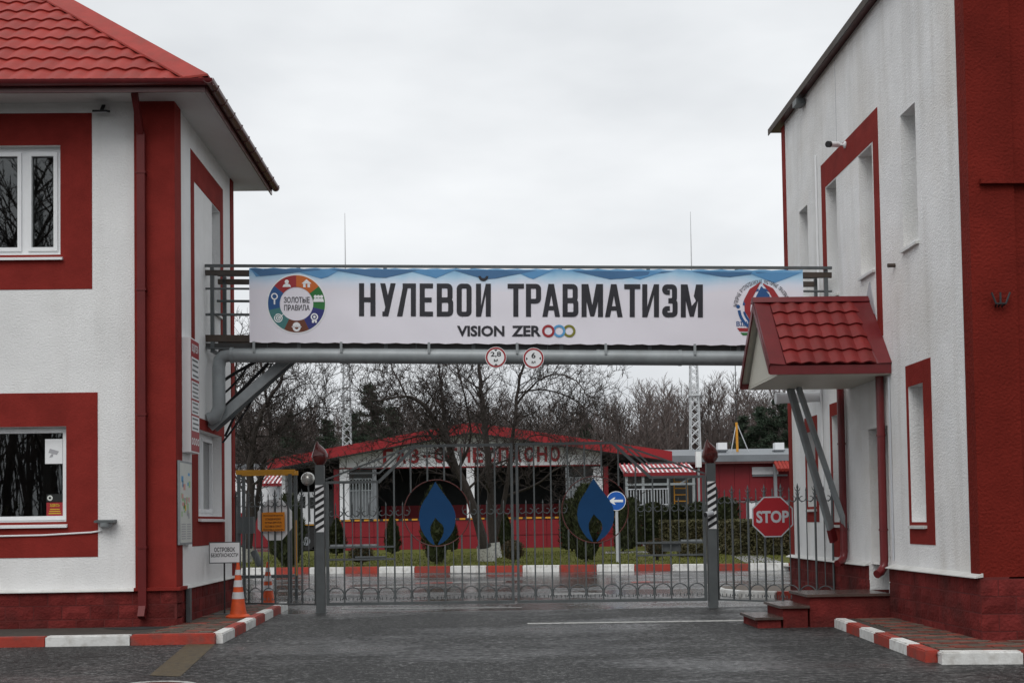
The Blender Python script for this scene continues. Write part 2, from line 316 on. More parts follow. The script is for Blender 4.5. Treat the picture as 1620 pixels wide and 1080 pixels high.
def window(parent, m, h, depth, casements=2, fw=0.075, sill=None, sillm='sill', label=None, head=0.0):
    """frame as the part; panes and sill as its pieces"""
    u0, u1, v0, v1 = h; mb = MB(); wa, wb = -depth-0.03, -depth+0.03
    mb.mbox(m, u0, u1, v0, v0+fw, wa, wb).mbox(m, u0, u1, v1-fw-head, v1, wa, wb)
    mb.mbox(m, u0, u0+fw, v0+fw, v1-fw-head, wa, wb).mbox(m, u1-fw, u1, v0+fw, v1-fw-head, wa, wb)
    edges = [u0+fw + (u1-u0-2*fw)*k/casements for k in range(casements+1)]
    for e in edges[1:-1]: mb.mbox(m, e-fw*0.6, e+fw*0.6, v0+fw, v1-fw-head, wa, wb)
    f = mb.build('window', 'pvc', parent)
    for k in range(casements):
        a = edges[k]+(fw*0.6 if k else 0); b = edges[k+1]-(fw*0.6 if k < casements-1 else 0); t_ = 0.055
        if casements > 1 or k == 0:
            sb = MB(); va, vb = v0+fw, v1-fw-head; w2, w3 = -depth+0.002, -depth+0.055
            sb.mbox(m, a, b, va, va+t_, w2, w3).mbox(m, a, b, vb-t_, vb, w2, w3).mbox(m, a, a+t_, va+t_, vb-t_, w2, w3).mbox(m, b-t_, b, va+t_, vb-t_, w2, w3)
            sb.build('sash', 'pvc', f)
        MB().mbox(m, a+0.02, b-0.02, v0+fw+0.02, v1-fw-head-0.02, -depth-0.006, -depth).build('pane', 'glass', f)
    if sill is not None:
        so, sd_ = sill
        sm = MB(); sm.hexa([m(u0-so, v0-0.055, -depth+0.03), m(u1+so, v0-0.055, -depth+0.03), m(u1+so, v0-0.085, sd_), m(u0-so, v0-0.085, sd_),
                            m(u0-so, v0-0.002, -depth+0.03), m(u1+so, v0-0.002, -depth+0.03), m(u1+so, v0-0.05, sd_), m(u0-so, v0-0.05, sd_)])
        sm.build('sill', sillm, f)
    return f

_TX = {}
def text_mesh(body, bold=0.0, extrude=0.0):
    """unit-less mesh of a text line, returns verts (x,y) list and faces"""
    key = (body, bold)
    if key in _TX: return _TX[key]
    c = bpy.data.curves.new('text', 'FONT'); c.body = body; c.size = 1.0; c.offset = bold; c.resolution_u = 3
    o = bpy.data.objects.new('text', c); col.objects.link(o)
    dg = bpy.context.evaluated_depsgraph_get(); dg.update()
    me = bpy.data.meshes.new_from_object(o.evaluated_get(dg))
    vs_ = [(v.co.x, v.co.y) for v in me.vertices]; fs_ = [tuple(p.vertices) for p in me.polygons]
    bpy.data.objects.remove(o); bpy.data.curves.remove(c); bpy.data.meshes.remove(me)
    if vs_:
        xs = [p[0] for p in vs_]; ys = [p[1] for p in vs_]; x0, y0 = min(xs), min(ys)
        w = max(xs)-x0; h = max(ys)-y0; vs_ = [((p[0]-x0)/w, (p[1]-y0)/h) for p in vs_]
    else: w = h = 1
    _TX[key] = (vs_, fs_, w/h); return _TX[key]
def put_text(mb, m, body, u0, v0, u1, v1, w, bold=0.0):
    vs_, fs_, asp = text_mesh(body, bold)
    return mb.add([m(u0+(u1-u0)*p[0], v0+(v1-v0)*p[1], w) for p in vs_], fs_)
def disc(mb, m, cu, cv, r, w, n=40, r2=None, a0=0, a1=2*math.pi):
    pts = [(cu+r*math.cos(a0+(a1-a0)*k/n), cv+r*math.sin(a0+(a1-a0)*k/n)) for k in range(n+1)]
    if r2 is None:
        full = abs(a1-a0-2*math.pi) < 1e-6
        b = [m(*p, w) for p in (pts[:-1] if full else pts+[(cu, cv)])]; return mb.add(b, [tuple(range(len(b)))])
    pin = [(cu+r2*math.cos(a0+(a1-a0)*k/n), cv+r2*math.sin(a0+(a1-a0)*k/n)) for k in range(n+1)]
    b = [m(*p, w) for p in pts+pin]
    return mb.add(b, [(k, k+1, n+2+k, n+1+k) for k in range(n)])
def poly(mb, m, pts, w):
    return mb.add([m(u, v, w) for u, v in pts], [tuple(range(len(pts)))])

# ------------------------------------------------------------------ ground, road, lawn
MB().add([(-600, -300, -0.06), (600, -300, -0.06), (600, 900, -0.06), (-600, 900, -0.06)], [(0, 1, 2, 3)]).build('ground', 'ground', kind='structure')
def kerb_y(x): return 37.0-0.2*x
MB().add([(-45, -45, 0), (45, -45, 0), (45, 21.0, 0), (-45, 21.0, 0)], [(0, 1, 2, 3)]).build('road', 'road', kind='structure')
MB().add([(-45, 21.0, 0), (45, 21.0, 0), (45, 62, 0), (-45, 62, 0)], [(0, 1, 2, 3)]).build('inner_road', 'road2', kind='structure')
lawn = MB().add([(-30, kerb_y(-30)+.2, 0.105), (30, kerb_y(30)+.2, 0.105), (30, 66, 0.105), (-30, 66, 0.105)], [(0, 1, 2, 3)]).build('lawn', 'lawn', kind='structure')
MB().add([(-60, 62, -0.03), (60, 62, -0.03), (60, 112, -0.03), (-60, 112, -0.03)], [(0, 1, 2, 3)]).build('rear_yard', 'road2', kind='structure')
# road markings
def strip(name, pts, z, m): return MB().add([(p[0], p[1], z) for p in pts], [(0, 1, 2, 3)]).build(name, m, kind='structure')
a = ground(835, 987); b = ground(1180, 982)
strip('stop_line', [a, b, b+Vector((0, .22, 0)), a+Vector((0, .22, 0))], 0.004, 'paint')
a = ground(540, 963); b = ground(826, 961)
strip('threshold_line', [a, b, b+Vector((0, .12, 0)), a+Vector((0, .14, 0))], 0.004, 'paint')
strip('ochre_marking', [ground(236, 1068), ground(285, 1070), ground(341, 1018), ground(296, 1018)], 0.004, 'ochre')
for (xa, xb, y_, m_) in ((560, 640, 929, 'paint'), (715, 800, 921, 'paint'), (870, 960, 940, 'paint')):
    a = ground(xa, y_); b = ground(xb, y_-0.9)
    strip('worn_marking', [a, b, b+Vector((0, .25, 0)), a+Vector((0, .25, 0))], 0.004, m_)
for (xa, xb, y_) in ((657, 716, 922.5), (1000, 1030, 921)):
    a = ground(xa, y_); b = ground(xb, y_-0.8)
    strip('red_marking', [a, b, b+Vector((0, .35, 0)), a+Vector((0, .35, 0))], 0.0045, 'kerbR')
# a manhole cover at the bottom edge of the frame
mh = ground(240, 1086)
o = empty('manhole_cover', (mh.x, mh.y, 0), 'round iron manhole cover with worn pale rim in the road', 'manhole cover')
mb = MB(); disc(mb, lambda u, v, w: Vector((mh.x+u, mh.y+v, w)), 0, 0, 0.42, 0.006, 36, 0.34); mb.build('rim', 'paint', o)
mb = MB(); disc(mb, lambda u, v, w: Vector((mh.x+u, mh.y+v, w)), 0, 0, 0.335, 0.007, 36); mb.build('lid', 'granite', o)

# kerbs
def kerb_mesh(L, m, w=0.16, h=0.13):
    bm = bmesh.new(); bmesh.ops.create_cube(bm, size=1.0)
    for v in bm.verts: v.co = Vector((v.co.x*(L-0.012), v.co.y*w, (v.co.z+0.5)*(h+0.05)-0.05))
    bmesh.ops.bevel(bm, geom=[e for e in bm.edges if all(v.co.z > 0 for v in e.verts)], offset=0.015, segments=2, affect='EDGES')
    me = bpy.data.meshes.new('kerb_stone'); bm.to_mesh(me); bm.free(); me.materials.append(M[m]); return me
def kerb_run(parent, pts, colors, h=0.13):
    for i in range(len(pts)-1):
        a = Vector((pts[i][0], pts[i][1], 0)); b = Vector((pts[i+1][0], pts[i+1][1], 0)); d = b-a
        me = kerb_mesh(d.length, colors[i % len(colors)], h=h)
        piece(me, 'kerb_stone', parent, (a+b)/2+Vector((0, 0, random.uniform(-.004, .004))), (random.uniform(-.01, .01), 0, math.atan2(d.y, d.x)+random.uniform(-.006, .006)))
def lerp_pts(a, b, n): return [(a[0]+(b[0]-a[0])*k/n, a[1]+(b[1]-a[1])*k/n) for k in range(n+1)]

# far kerb along the lawn: stones anchored on the measured red/white rhythm
xk = [-0.93-0.02+1.085*(k-21) for k in range(44)]
meW, meR = kerb_mesh(1.085, 'kerbW', 0.18, 0.2), kerb_mesh(1.085, 'kerbR', 0.18, 0.2)
for k in range(len(xk)-1):
    x = (xk[k]+xk[k+1])/2
    piece(meR if k % 2 == 0 else meW, 'kerb_stone', lawn, (x, kerb_y(x)+.1, random.uniform(-.006, .006)), (0, 0, math.atan(-0.2)+random.uniform(-.004, .004)), (1.0198, 1, 1))
# lawn path and paving strip
strip('garden_path', [ground(1133, 867, .105), ground(1168, 866, .105), ground(1262, 897, .105), ground(1185, 892, .105)], 0.112, 'path')
strip('paved_edge', [pt(957, 872, 52), pt(1030, 872, 52), pt(1030, 868, 55), pt(957, 868, 55)], 0.112, 'path')
# grass tufts along the lawn
mb = MB()
for k in range(15000):
    x = random.uniform(-10, 13); y = kerb_y(x)+0.25+random.random()**1.7*20
    if 2.1*(x-6.5) > (0) and y > 38 and 9.0 < x+ (y-38)*-0.28 < 9.6: continue
    hh = random.uniform(.03, .085); a_ = random.uniform(0, 6.28); dx, dy = math.cos(a_)*.02, math.sin(a_)*.02
    mb.add([(x-dx, y-dy, .1), (x+dx, y+dy, .1), (x+random.uniform(-.04, .04), y+random.uniform(-.04, .04), .1+hh)], [(0, 1, 2)])
tag(mb.build('grass', 'grass'), 'short green winter grass on the lawn behind the gate', 'grass', kind='stuff')

# left traffic island with kerb
XL, YC, YF = -4.4, 17.82, 22.1
isl = [(-14, 16.05), (-3.42, 15.93), (-3.52, 22.3), (-14, 22.3)]
pl = MB().add([(p[0], p[1], 0.085) for p in isl], [(0, 1, 2, 3)]).build('pavement_left', 'sand', kind='structure')
kerb_run(pl, [(-3.42-1.08*k, 15.97+0.0115*1.08*k) for k in range(9)], ['kerbR', 'kerbW'])
kerb_run(pl, lerp_pts((-3.42, 15.97), (-3.56, 22.2), 7), ['kerbW', 'kerbR'])
pvs = []
for mname in ('paverG', 'paverR'):
    me = MB().box(-.0955, -.0455, -.05, .0955, .0455, 0).mesh('paver'); me.materials.append(M[mname]); pvs.append(me)
yy = 16.12; row = 0
while yy < 21.9:
    big = yy > 19.4
    x = -4.34 + (0.05 if row % 2 else 0)
    while x < -3.6:
        piece(pvs[0] if random.random() < .8 else pvs[1], 'paver', pl, (x, yy, 0.1+random.uniform(-.004, .004)), (random.uniform(-.02, .02), random.uniform(-.02, .02), 0), (1, 2, 1) if big else None)
        x += 0.2
    yy += 0.2 if big else 0.1; row += 1
# right pavement
XR, YN, YRF = 5.6, 13.72, 22.2
pr = MB().add([(4.62, 12.45, 0.085), (9, 12.2, 0.085), (9, 16.75, 0.115), (4.86, 16.75, 0.115)], [(0, 1, 2, 3)]).build('pavement_right', 'sand', kind='structure')
kerb_run(pr, lerp_pts((4.86, 16.72), (4.60, 12.55), 6), ['kerbW', 'kerbR'], 0.125)
kerb_run(pr, [(4.62, 12.45), (5.42, 12.36), (6.3, 12.27), (7.3, 12.15)], ['kerbW', 'kerbR'])
yy = 12.62; row = 0
while yy < 16.7:
    xl = 4.70+(yy-12.55)*0.062; x = 5.54 if yy > 13.6 else 6.5
    k = 0
    while x-0.1 > xl:
        red = (row % 4 in (0, 1)) and (k+row//4) % 2 == 0 or row % 4 == 0
        piece(pvs[1] if red else pvs[0], 'paver', pr, (x-.02*(row % 2), yy, 0.1+(yy-12.5)*.007+random.uniform(-.004, .004)), (random.uniform(-.02, .02), random.uniform(-.02, .02), 0))
        x -= 0.2; k += 1
    yy += 0.1; row += 1
# small inner island by the far corner of the right building
ci = [(4.7, 24.2), (4.95, 23.4), (5.5, 23.0), (7.0, 22.9), (9.0, 22.9), (9.0, 26), (4.9, 26)]
ii = MB().add([(p[0], p[1], 0.08) for p in ci], [tuple(range(len(ci)))]).build('inner_island', 'paverG', kind='structure')
kerb_run(ii, [(4.75, 26), (4.7, 24.2), (4.95, 23.4), (5.5, 23.0), (7.0, 22.9)], ['kerbW', 'kerbW', 'kerbW', 'kerbR'])
# ------------------------------------------------------------------ split-face blocks
BL = []
for k in range(5):
    mb = MB(); nx, ny = 4, 2; g = []
    for j in range(ny+1):
        for i in range(nx+1):
            e = i in (0, nx) or j in (0, ny)
            g.append((-.192+.384*i/nx, -(0.004 if e else random.uniform(.005, .018)), -.092+.184*j/ny))
    mb.add(g, [(j*(nx+1)+i, j*(nx+1)+i+1, (j+1)*(nx+1)+i+1, (j+1)*(nx+1)+i) for j in range(ny) for i in range(nx)])
    q = [(-.192, -.004, -.092), (.192, -.004, -.092), (.192, -.004, .092), (-.192, -.004, .092)]; b = [(p[0], .05, p[2]) for p in q]
    mb.add(q+b, [(0, 1, 5, 4), (1, 2, 6, 5), (2, 3, 7, 6), (3, 0, 4, 7)])
    me = mb.mesh('block'); me.materials.append(M['block']); BL.append(me)
def block_wall(parent, a, b, z0, rows, rh=0.2, rz=0.0, step=0.4):
    """rows of blocks along a->b (plan points), outer face turned by rz (0 = facing -Y)"""
    a = Vector((a[0], a[1], 0)); b = Vector((b[0], b[1], 0)); d = (b-a); L = d.length; d.normalize()
    for r_ in range(rows):
        u = 0.0 if r_ % 2 == 0 else -step/2
        while u < L-0.02:
            lo, hi = max(u, 0), min(u+step, L); 
            if hi-lo > 0.05:
                p = a+d*((lo+hi)/2)+Vector((0, 0, z0+rh*(r_+.5)))
                piece(random.choice(BL), 'block', parent, p, (0, 0, rz), ((hi-lo)/step, 1, rh/0.2))
            u += step

# ------------------------------------------------------------------ pressed metal tile
def tile_mesh(W, L, m, clip=None, amp=0.031, lip=0.030, u_off=0.0, v_off=0.0):
    nx = 8; mb = MB(); g = []
    def h(u): return amp*(0.5-0.5*math.cos(2*math.pi*((u/W) % 1.0)))**0.8
    for v, dz in ((-0.015, lip), (L*0.45, lip*0.55), (L, 0.0)):
        for i in range(nx+1):
            u = W*i/nx
            if clip is not None: u = min(u, clip(v_off+v)-u_off)
            g.append((u, v, h(W*i/nx)+dz))
    mb.add(g, [(j*(nx+1)+i, j*(nx+1)+i+1, (j+1)*(nx+1)+i+1, (j+1)*(nx+1)+i) for j in range(2) for i in range(nx)])
    lo = [(p[0], p[1]+0.004, p[2]-lip) for p in g[:nx+1]]
    mb.add(g[:nx+1]+lo, [(i+1, i, nx+1+i, nx+2+i) for i in range(nx)])
    me = mb.mesh('tile', smooth=False); me.materials.append(M[m]); me.polygons.foreach_set('use_smooth', [True]*16+[False]*nx); return me
def tile_field(parent, m, origin, ex, ev, en, W, L, rows, cols, clip=None, objs=True, name='tile', clip_lo=None):
    """origin = eave start; ex along the eave, ev up the slope, en normal"""
    rot = Matrix((ex, ev, en)).transposed().to_euler(); base = tile_mesh(W, L, m); joined = MB()
    for r_ in range(rows):
        for c in range(cols):
            u, v = c*W, r_*L
            if clip and clip(v) < u+0.02: continue
            if clip_lo and clip_lo(v+L)-.12 > u: continue
            me = base
            if clip and clip(v+L) < u+W: me = tile_mesh(W, L, m, clip, u_off=u, v_off=v)
            p = Vector(origin)+ex*u+ev*v
            if objs: piece(me, name, parent, p, rot)
            else:
                R3 = Matrix((ex, ev, en)).transposed()
                joined.add([p+R3 @ x.co for x in me.vertices], [tuple(f.vertices) for f in me.polygons])
    if not objs and joined.v: return joined

# ------------------------------------------------------------------ gatehouse (left)
gh = empty('gatehouse', (-7.5, 20, 0), 'white two storey gatehouse with red window surrounds and hipped red tile roof', 'building')
YW = 17.87; fm = FRONT(YW); sm_ = FACE_R(XL)
up_f = (-7.14, -6.04, 5.46, 7.06); lo_f = (-7.3, -5.96, 1.60, 2.97)
panel(fm, -11.5, -4.9, 0.6, 7.70, [up_f, lo_f], 0, 0.2).build('front_wall', 'white', gh)
up_s = (20.38, 21.02, 5.1, 6.85); lo_s = (19.28, 21.04, 1.66, 3.02)
panel(sm_, 18.2, 22.1, 0.6, 7.70, [up_s, lo_s], 0, 0.22).build('side_wall', 'white', gh)
MB().add([(-11.5, 22.1, 0), (XL, 22.1, 0), (XL, 22.1, 7.7), (-11.5, 22.1, 7.7)], [(0, 1, 2, 3)]).add([(-11.5, YW, 0), (-11.5, 22.1, 0), (-11.5, 22.1, 7.7), (-11.5, YW, 7.7)], [(0, 1, 2, 3)]).build('rear_wall', 'white', gh)
mb = MB(); mb.box(-11.3, 20.3, 0.3, -4.9, 20.35, 7.6); mb.build('inner_wall', 'room', gh)
mb = MB(); mb.box(-11.4, 18.1, 4.0, -4.7, 21.9, 4.2); mb.build('inner_floor', 'room', gh)
panel(fm, -7.75, -5.585, 4.955, 7.53, [up_f], 0.006, 0.006, 0.006).build('window_surround', 'red', gh)
panel(fm, -7.9, -5.51, 1.09, 3.455, [lo_f], 0.006, 0.006, 0.006).build('window_surround', 'red', gh)
panel(sm_, 18.88, 21.25, 1.2, 7.31, [(19.1, 21.02, 3.2, 6.86), lo_s], 0.006, 0.006, 0.006).build('window_surround', 'red', gh)
MB().mbox(sm_, 21.86, 22.1, 0.6, 7.69, -.1, 0.02).build('corner_band', 'red', gh)
MB().box(-4.965, YC, 0.6, XL+0.02, 18.2, 7.695).build('corner_pilaster', 'red', gh)
window(gh, fm, up_f, 0.14, 2, 0.075, (0.04, 0.06), 'pvc')
window(gh, fm, lo_f, 0.16, 1, 0.03, (0.02, 0.05), 'pvc')
window(gh, sm_, up_s, 0.2, 1, 0.06, (0.02, 0.05))
window(gh, sm_, lo_s, 0.19, 2, 0.07, (0.02, 0.06), 'pvc')
# stickers inside the lower pane: camera notice and call notice
w_ = -0.135
st = MB().mbox(fm, -6.31, -6.06, 2.44, 2.80, w_-.004, w_).build('camera_notice', 'signwhite', gh)
mb = MB(); mb.prism(fm, [(-6.26, 2.60), (-6.14, 2.57), (-6.11, 2.62), (-6.24, 2.66)], w_+.001, w_+.003); mb.prism(fm, [(-6.25, 2.53), (-6.20, 2.54), (-6.19, 2.58), (-6.22, 2.58)], w_+.001, w_+.003)
mb.build('camera_symbol', 'pr_grey', st)
st = MB().mbox(fm, -6.29, -6.04, 1.63, 1.88, w_-.004, w_).build('call_notice', 'pr_red', gh)
mb = MB(); put_text(mb, fm, 'ЗДЕСЬ', -6.24, 1.815, -6.10, 1.86, w_+.002, 0.02); put_text(mb, fm, 'МИЛИЦИЮ', -6.28, 1.645, -6.05, 1.685, w_+.002, 0.03)
for k in range(3): mb.mbox(fm, -6.26+.01*k, -6.08-.01*k, 1.715+.03*k, 1.727+.03*k, w_+.001, w_+.002)
mb.build('lettering', 'pr_yellow', st)
st = MB().mbox(fm, -6.29, -6.05, 1.89, 2.0, w_-.004, w_).build('warning_strip', 'dark', gh)
mb = MB(); disc(mb, fm, -6.24, 1.945, 0.04, w_+.002, 20, 0.018); mb.build('round_badge', 'pr_paper', st)
# plinth
pli = MB().box(-11.5, YC-.02, 0, XL+0.03, YW+.2, 0.598).box(XL-.3, YC, 0.0, XL+.03, 22.1, 0.598).build('plinth', 'mortar', gh)
block_wall(pli, (-9.0, YC-.02), (XL+.03, YC-.02), 0.0, 3, 0.2, 0)
block_wall(pli, (XL+.03, YC-.02), (XL+.03, 22.1), 0.0, 3, 0.2, R(90))
mb = MB(); mb.hexa([(-11.5, YC-.075, .592), (-4.97, YC-.075, .592), (-4.97, YW, .602), (-11.5, YW, .602), (-11.5, YC-.075, .602), (-4.97, YC-.075, .602), (-4.97, YW, .635), (-11.5, YW, .635)])
mb.hexa([(XL+.085, 18.2, .592), (XL+.085, 22.13, .592), (XL, 22.13, .602), (XL, 18.2, .602), (XL+.085, 18.2, .602), (XL+.085, 22.13, .602), (XL, 22.13, .635), (XL, 18.2, .635)])
mb.build('drip_ledge', 'sill', gh)
MB().box(-4.97, YC-.07, .595, XL+.09, 18.2, .64).build('pilaster_base', 'red', gh)
MB().box(XL+.055, 18.24, 0.1, XL+.115, 18.34, .6).build('grey_downpipe', 'iron', gh)
# square downpipe on the pilaster
mb = MB(); mb.beam((-4.845, YC-.055, .34), (-4.845, YC-.055, 7.2), .115, .09); mb.beam((-4.845, YC-.055, 7.18), (-4.845, 17.42, 7.67), .10, .08, up=(1, 0, 0)); mb.beam((-4.845, YC-.05, .36), (-4.845, YC-.12, .22), .12, .095, up=(1, 0, 0))
dp = mb.build('downpipe', 'pipe_red', gh)
for z in (1.2, 3.1, 4.9, 6.6): MB().box(-4.915, YC-.108, z, -4.775, YC-.002, z+.03).build('clip', 'pipe_red', dp)
mb = MB(); mb.add([(-4.86+.42*math.cos(a_)*(1+.25*math.sin(3*a_)), YC-.30+.22*math.sin(a_)*(1+.2*math.cos(4*a_)), .0895) for a_ in [2*math.pi*k/24 for k in range(24)]], [tuple(range(24))]); mb.build('damp_stain', 'dark', gh)
# roof
PIT = math.atan(0.819); cp, sp = math.cos(PIT), math.sin(PIT); EX, EY, EZ = XL+.6, YC-.6, 7.74
roof = MB().add([(-12, EY, 7.68), (EX, EY, 7.68), (EX, 22.7, 7.68), (-12, 22.7, 7.68)], [(0, 1, 2, 3)]).build('roof', 'soffit', gh)
half = 3.35
apex = Vector((EX-half, EY+half, EZ+half*0.819))
mb = MB(); mb.add([(-12, EY+.02, EZ-.02), (EX-.02, EY+.02, EZ-.02), apex-Vector((0, 0, .03)), (-12, apex.y, apex.z-.03)], [(0, 1, 2, 3)])
mb.add([(EX-.02, EY+.02, EZ-.02), (EX-.02, 22.68, EZ-.02), apex-Vector((0, 0, .03))], [(0, 1, 2)]); mb.add([(EX-.02, 22.68, EZ-.02), (-12, 22.68, EZ-.02), (-12, apex.y, apex.z-.03), apex-Vector((0, 0, .03))], [(0, 1, 2, 3)])
mb.build('decking', 'tile', roof)
ex, ev, en = Vector((1, 0, 0)), Vector((0, cp, sp)), Vector((0, -sp, cp))
U0 = -8.12; tile_field(roof, 'tile', (U0, EY-.03, EZ), ex, ev, en, 0.26, 0.46, 9, 17, clip=lambda v: (EX-.01-U0)-v*cp)
j = tile_field(roof, 'tile', (U0-15*0.26, EY-.03, EZ), ex, ev, en, 0.26, 0.46, 9, 15, objs=False); tag(j.build('tile_field', 'tile', roof), kind='stuff')
ex2, ev2, en2 = Vector((0, 1, 0)), Vector((-cp, 0, sp)), Vector((sp, 0, cp))
j = tile_field(roof, 'tile', (EX+.03, EY, EZ), ex2, ev2, en2, 0.26, 0.46, 9, 22, clip=lambda v: (22.7-EY)-v*cp*((22.7-EY)/half-1)-.02, objs=False, clip_lo=lambda v: v*cp+.02)
tag(j.build('tile_field', 'tile', roof), kind='stuff')
C0 = Vector((EX+.02, EY-.02, EZ+.0)); hd = (apex-C0).normalized(); C0 = C0-hd*.04
def hipstrip(inv, nrm, w_):
    q = [C0+Vector((0, 0, .125)), apex+Vector((0, 0, .125)), apex+inv*w_+nrm*.085, C0+inv*w_*.9+nrm*.085]
    return q+[p-Vector((0, 0, .03)) for p in q]
mb = MB()
for (inv, nrm) in ((Vector((-1, 0, 0)), Vector((0, -sp, cp))), (Vector((0, 1, 0)), Vector((sp, 0, cp)))):
    q = hipstrip(inv, nrm, .36); mb.add(q, [(0, 1, 2, 3), (3, 2, 6, 7), (0, 3, 7, 4), (1, 2, 6, 5)])
mb.build('hip_cap', 'tile', roof)
def gutter_profile(m_, L0, L1):
    """half round channel along u between L0 and L1"""
    mb = MB(); n = 8; rr = .075
    prof = [(rr*math.cos(math.pi+math.pi*k/n), rr*math.sin(math.pi+math.pi*k/n)) for k in range(n+1)]; prof = prof+[(p[0]*.9, p[1]*.9) for p in prof[::-1]]
    k = len(prof); vs_ = [m_(u, p[1], p[0]) for u in (L0, L1) for p in prof]
    mb.add(vs_, [(i, (i+1) % k, k+(i+1) % k, k+i) for i in range(k)]+[tuple(range(k))[::-1], tuple(range(k, 2*k))]); return mb
gf = gutter_profile(lambda u, v, w: Vector((u, EY-.07-w, 7.75+v)), -12, EX+.13).build('gutter', 'gutter', roof, smooth=True)
gs = gutter_profile(lambda u, v, w: Vector((EX+.07+w, u, 7.75+v)), EY-.14, 22.74).build('gutter', 'gutterD', roof, smooth=True)
MB().box(-12, EY-.012, 7.60, EX+.0, EY+.012, 7.76).box(EX-.012, EY+.013, 7.60, EX+.012, 22.7, 7.76).build('fascia', 'gutterD', roof)
for k in range(10):
    y = EY+.2+k*.58; mb = MB(); mb.tube([(EX+.01, y, 7.78), (EX+.03, y, 7.70), (EX+.07, y, 7.668), (EX+.12, y, 7.69), (EX+.15, y, 7.76)], .012, 5); mb.build('gutter_bracket', 'gutterD', roof)
# small fittings on the gatehouse
fl = empty('floodlight', pt(160, 176, YW-.12), 'small black floodlight under the eave of the gatehouse', 'floodlight')
p = org(fl); mb = MB(); mb.hexa([p+Vector(q) for q in ((-.11, -.06, -.03), (.11, -.06, -.03), (.11, .06, .0), (-.11, .06, .0), (-.11, -.06, .0), (.11, -.06, .0), (.11, .06, .03), (-.11, .06, .03))]); mb.build('housing', 'black', fl)
mb = MB(); mb.beam(p+Vector((0, .02, .02)), p+Vector((0, .12, .13)), .05, .012); mb.build('bracket', 'black', fl)
mb = MB(); mb.hexa([p+Vector(q) for q in ((-.095, -.068, -.034), (.095, -.068, -.034), (.095, .04, -.012), (-.095, .04, -.012), (-.095, -.063, -.031), (.095, -.063, -.031), (.095, .04, -.009), (-.095, .04, -.009))]); mb.build('lens', 'signgrey', fl)
sh = empty('bulkhead_lamp', (-5.38, YW, 1.55), 'grey bulkhead lamp with white conduit beside the lower gatehouse window', 'lamp')
mb = MB(); mb.hexa([(-5.52, YW-.16, 1.575), (-5.24, YW-.16, 1.575), (-5.24, YW-.002, 1.575), (-5.52, YW-.002, 1.575), (-5.52, YW-.16, 1.605), (-5.24, YW-.16, 1.605), (-5.24, YW-.002, 1.62), (-5.52, YW-.002, 1.62)]); mb.build('shade', 'iron', sh)
mb = MB(); mb.lathe((-5.38, YW-.07, 1.49), [(.04, 0), (.09, .03), (.10, .085)], 12); mb.build('bowl', 'galv', sh, smooth=True)
mb = MB(); mb.tube([(-7.9, YW-.02, 1.40), (-6.3, YW-.02, 1.41), (-5.6, YW-.02, 1.44), (-5.46, YW-.02, 1.46)], .013, 6); mb.build('conduit', 'pvc', sh)
# plants on the sill inside
for k, (x, hh) in enumerate(((-6.75, .26), (-6.95, .2))):
    po = empty('potted_plant', (x, YW+.34, 1.62), ('leafy dark green pot plant inside the lower gatehouse window' if k == 0 else 'smaller dark pot plant behind the lower gatehouse window'), 'plant')
    MB().lathe((x, YW+.34, 1.62), [(.05, 0), (.07, .10), (.06, .10)], 10).build('pot', 'rubber', po)
    mb = MB()
    for i in range(16):
        a_ = random.uniform(0, 6.28); l = random.uniform(.5, 1)*hh; q = Vector((math.cos(a_), math.sin(a_)*.5, 0)); s_ = Vector((-q.y, q.x, 0))*.02; c = Vector((x, YW+.34, 1.70))
        mb.add([c, c+q*l*.5+s_+Vector((0, 0, l*.8)), c+q*l+Vector((0, 0, l*.6)), c+q*l*.5-s_+Vector((0, 0, l*.8))], [(0, 1, 2, 3)])
    mb.build('leaves', 'thuja', po)
MB().box(-7.4, YW+.26, 1.57, -5.9, YW+.5, 1.61).build('inner_sill', 'pvc', gh)
# light box on the side wall
lb = empty('light_box_sign', (XL, 18.5, 2.6), 'tall white light box with red driver notice on gatehouse side wall', 'sign')
MB().box(XL, 18.25, 2.60, XL+.135, 18.80, 4.30).build('case', 'signwhite', lb)
fx = FACE_R(XL+.135); MB().mbox(fx, 18.27, 18.78, 2.62, 4.28, .001, .004).build('red_panel', 'pr_red', lb)
mb = MB()
for (z0, z1) in ((3.70, 4.02), (3.40, 3.66), (3.17, 3.37), (2.92, 3.14)): mb.mbox(fx, 18.29, 18.76, z0, z1, .005, .007)
wp = mb.build('white_panels', 'signwhite', lb)
mb = MB()
for (z0, z1) in ((3.70, 4.02), (3.40, 3.66), (3.17, 3.37), (2.92, 3.14)):
    n = 4 if z1-z0 > .25 else 3
    for k in range(n): mb.mbox(fx, 18.33+.03*(k % 2), 18.72-.04*((k+1) % 2), z1-(k+.75)*(z1-z0)/n*.95, z1-(k+.38)*(z1-z0)/n*.95, .008, .009)
mb.build('print_lines', 'iron', wp)
mb = MB(); put_text(mb, fx, 'ВОДИТЕЛЬ', 18.32, 4.08, 18.73, 4.22, .006, .03)
for k in range(4): disc(mb, fx, 18.34+.125*k, 2.765, .055, .006, 16, .035); mb.mbox(fx, 18.335+.125*k, 18.345+.125*k, 2.72, 2.81, .006, .007)
mb.build('lettering', 'signwhite', lb)
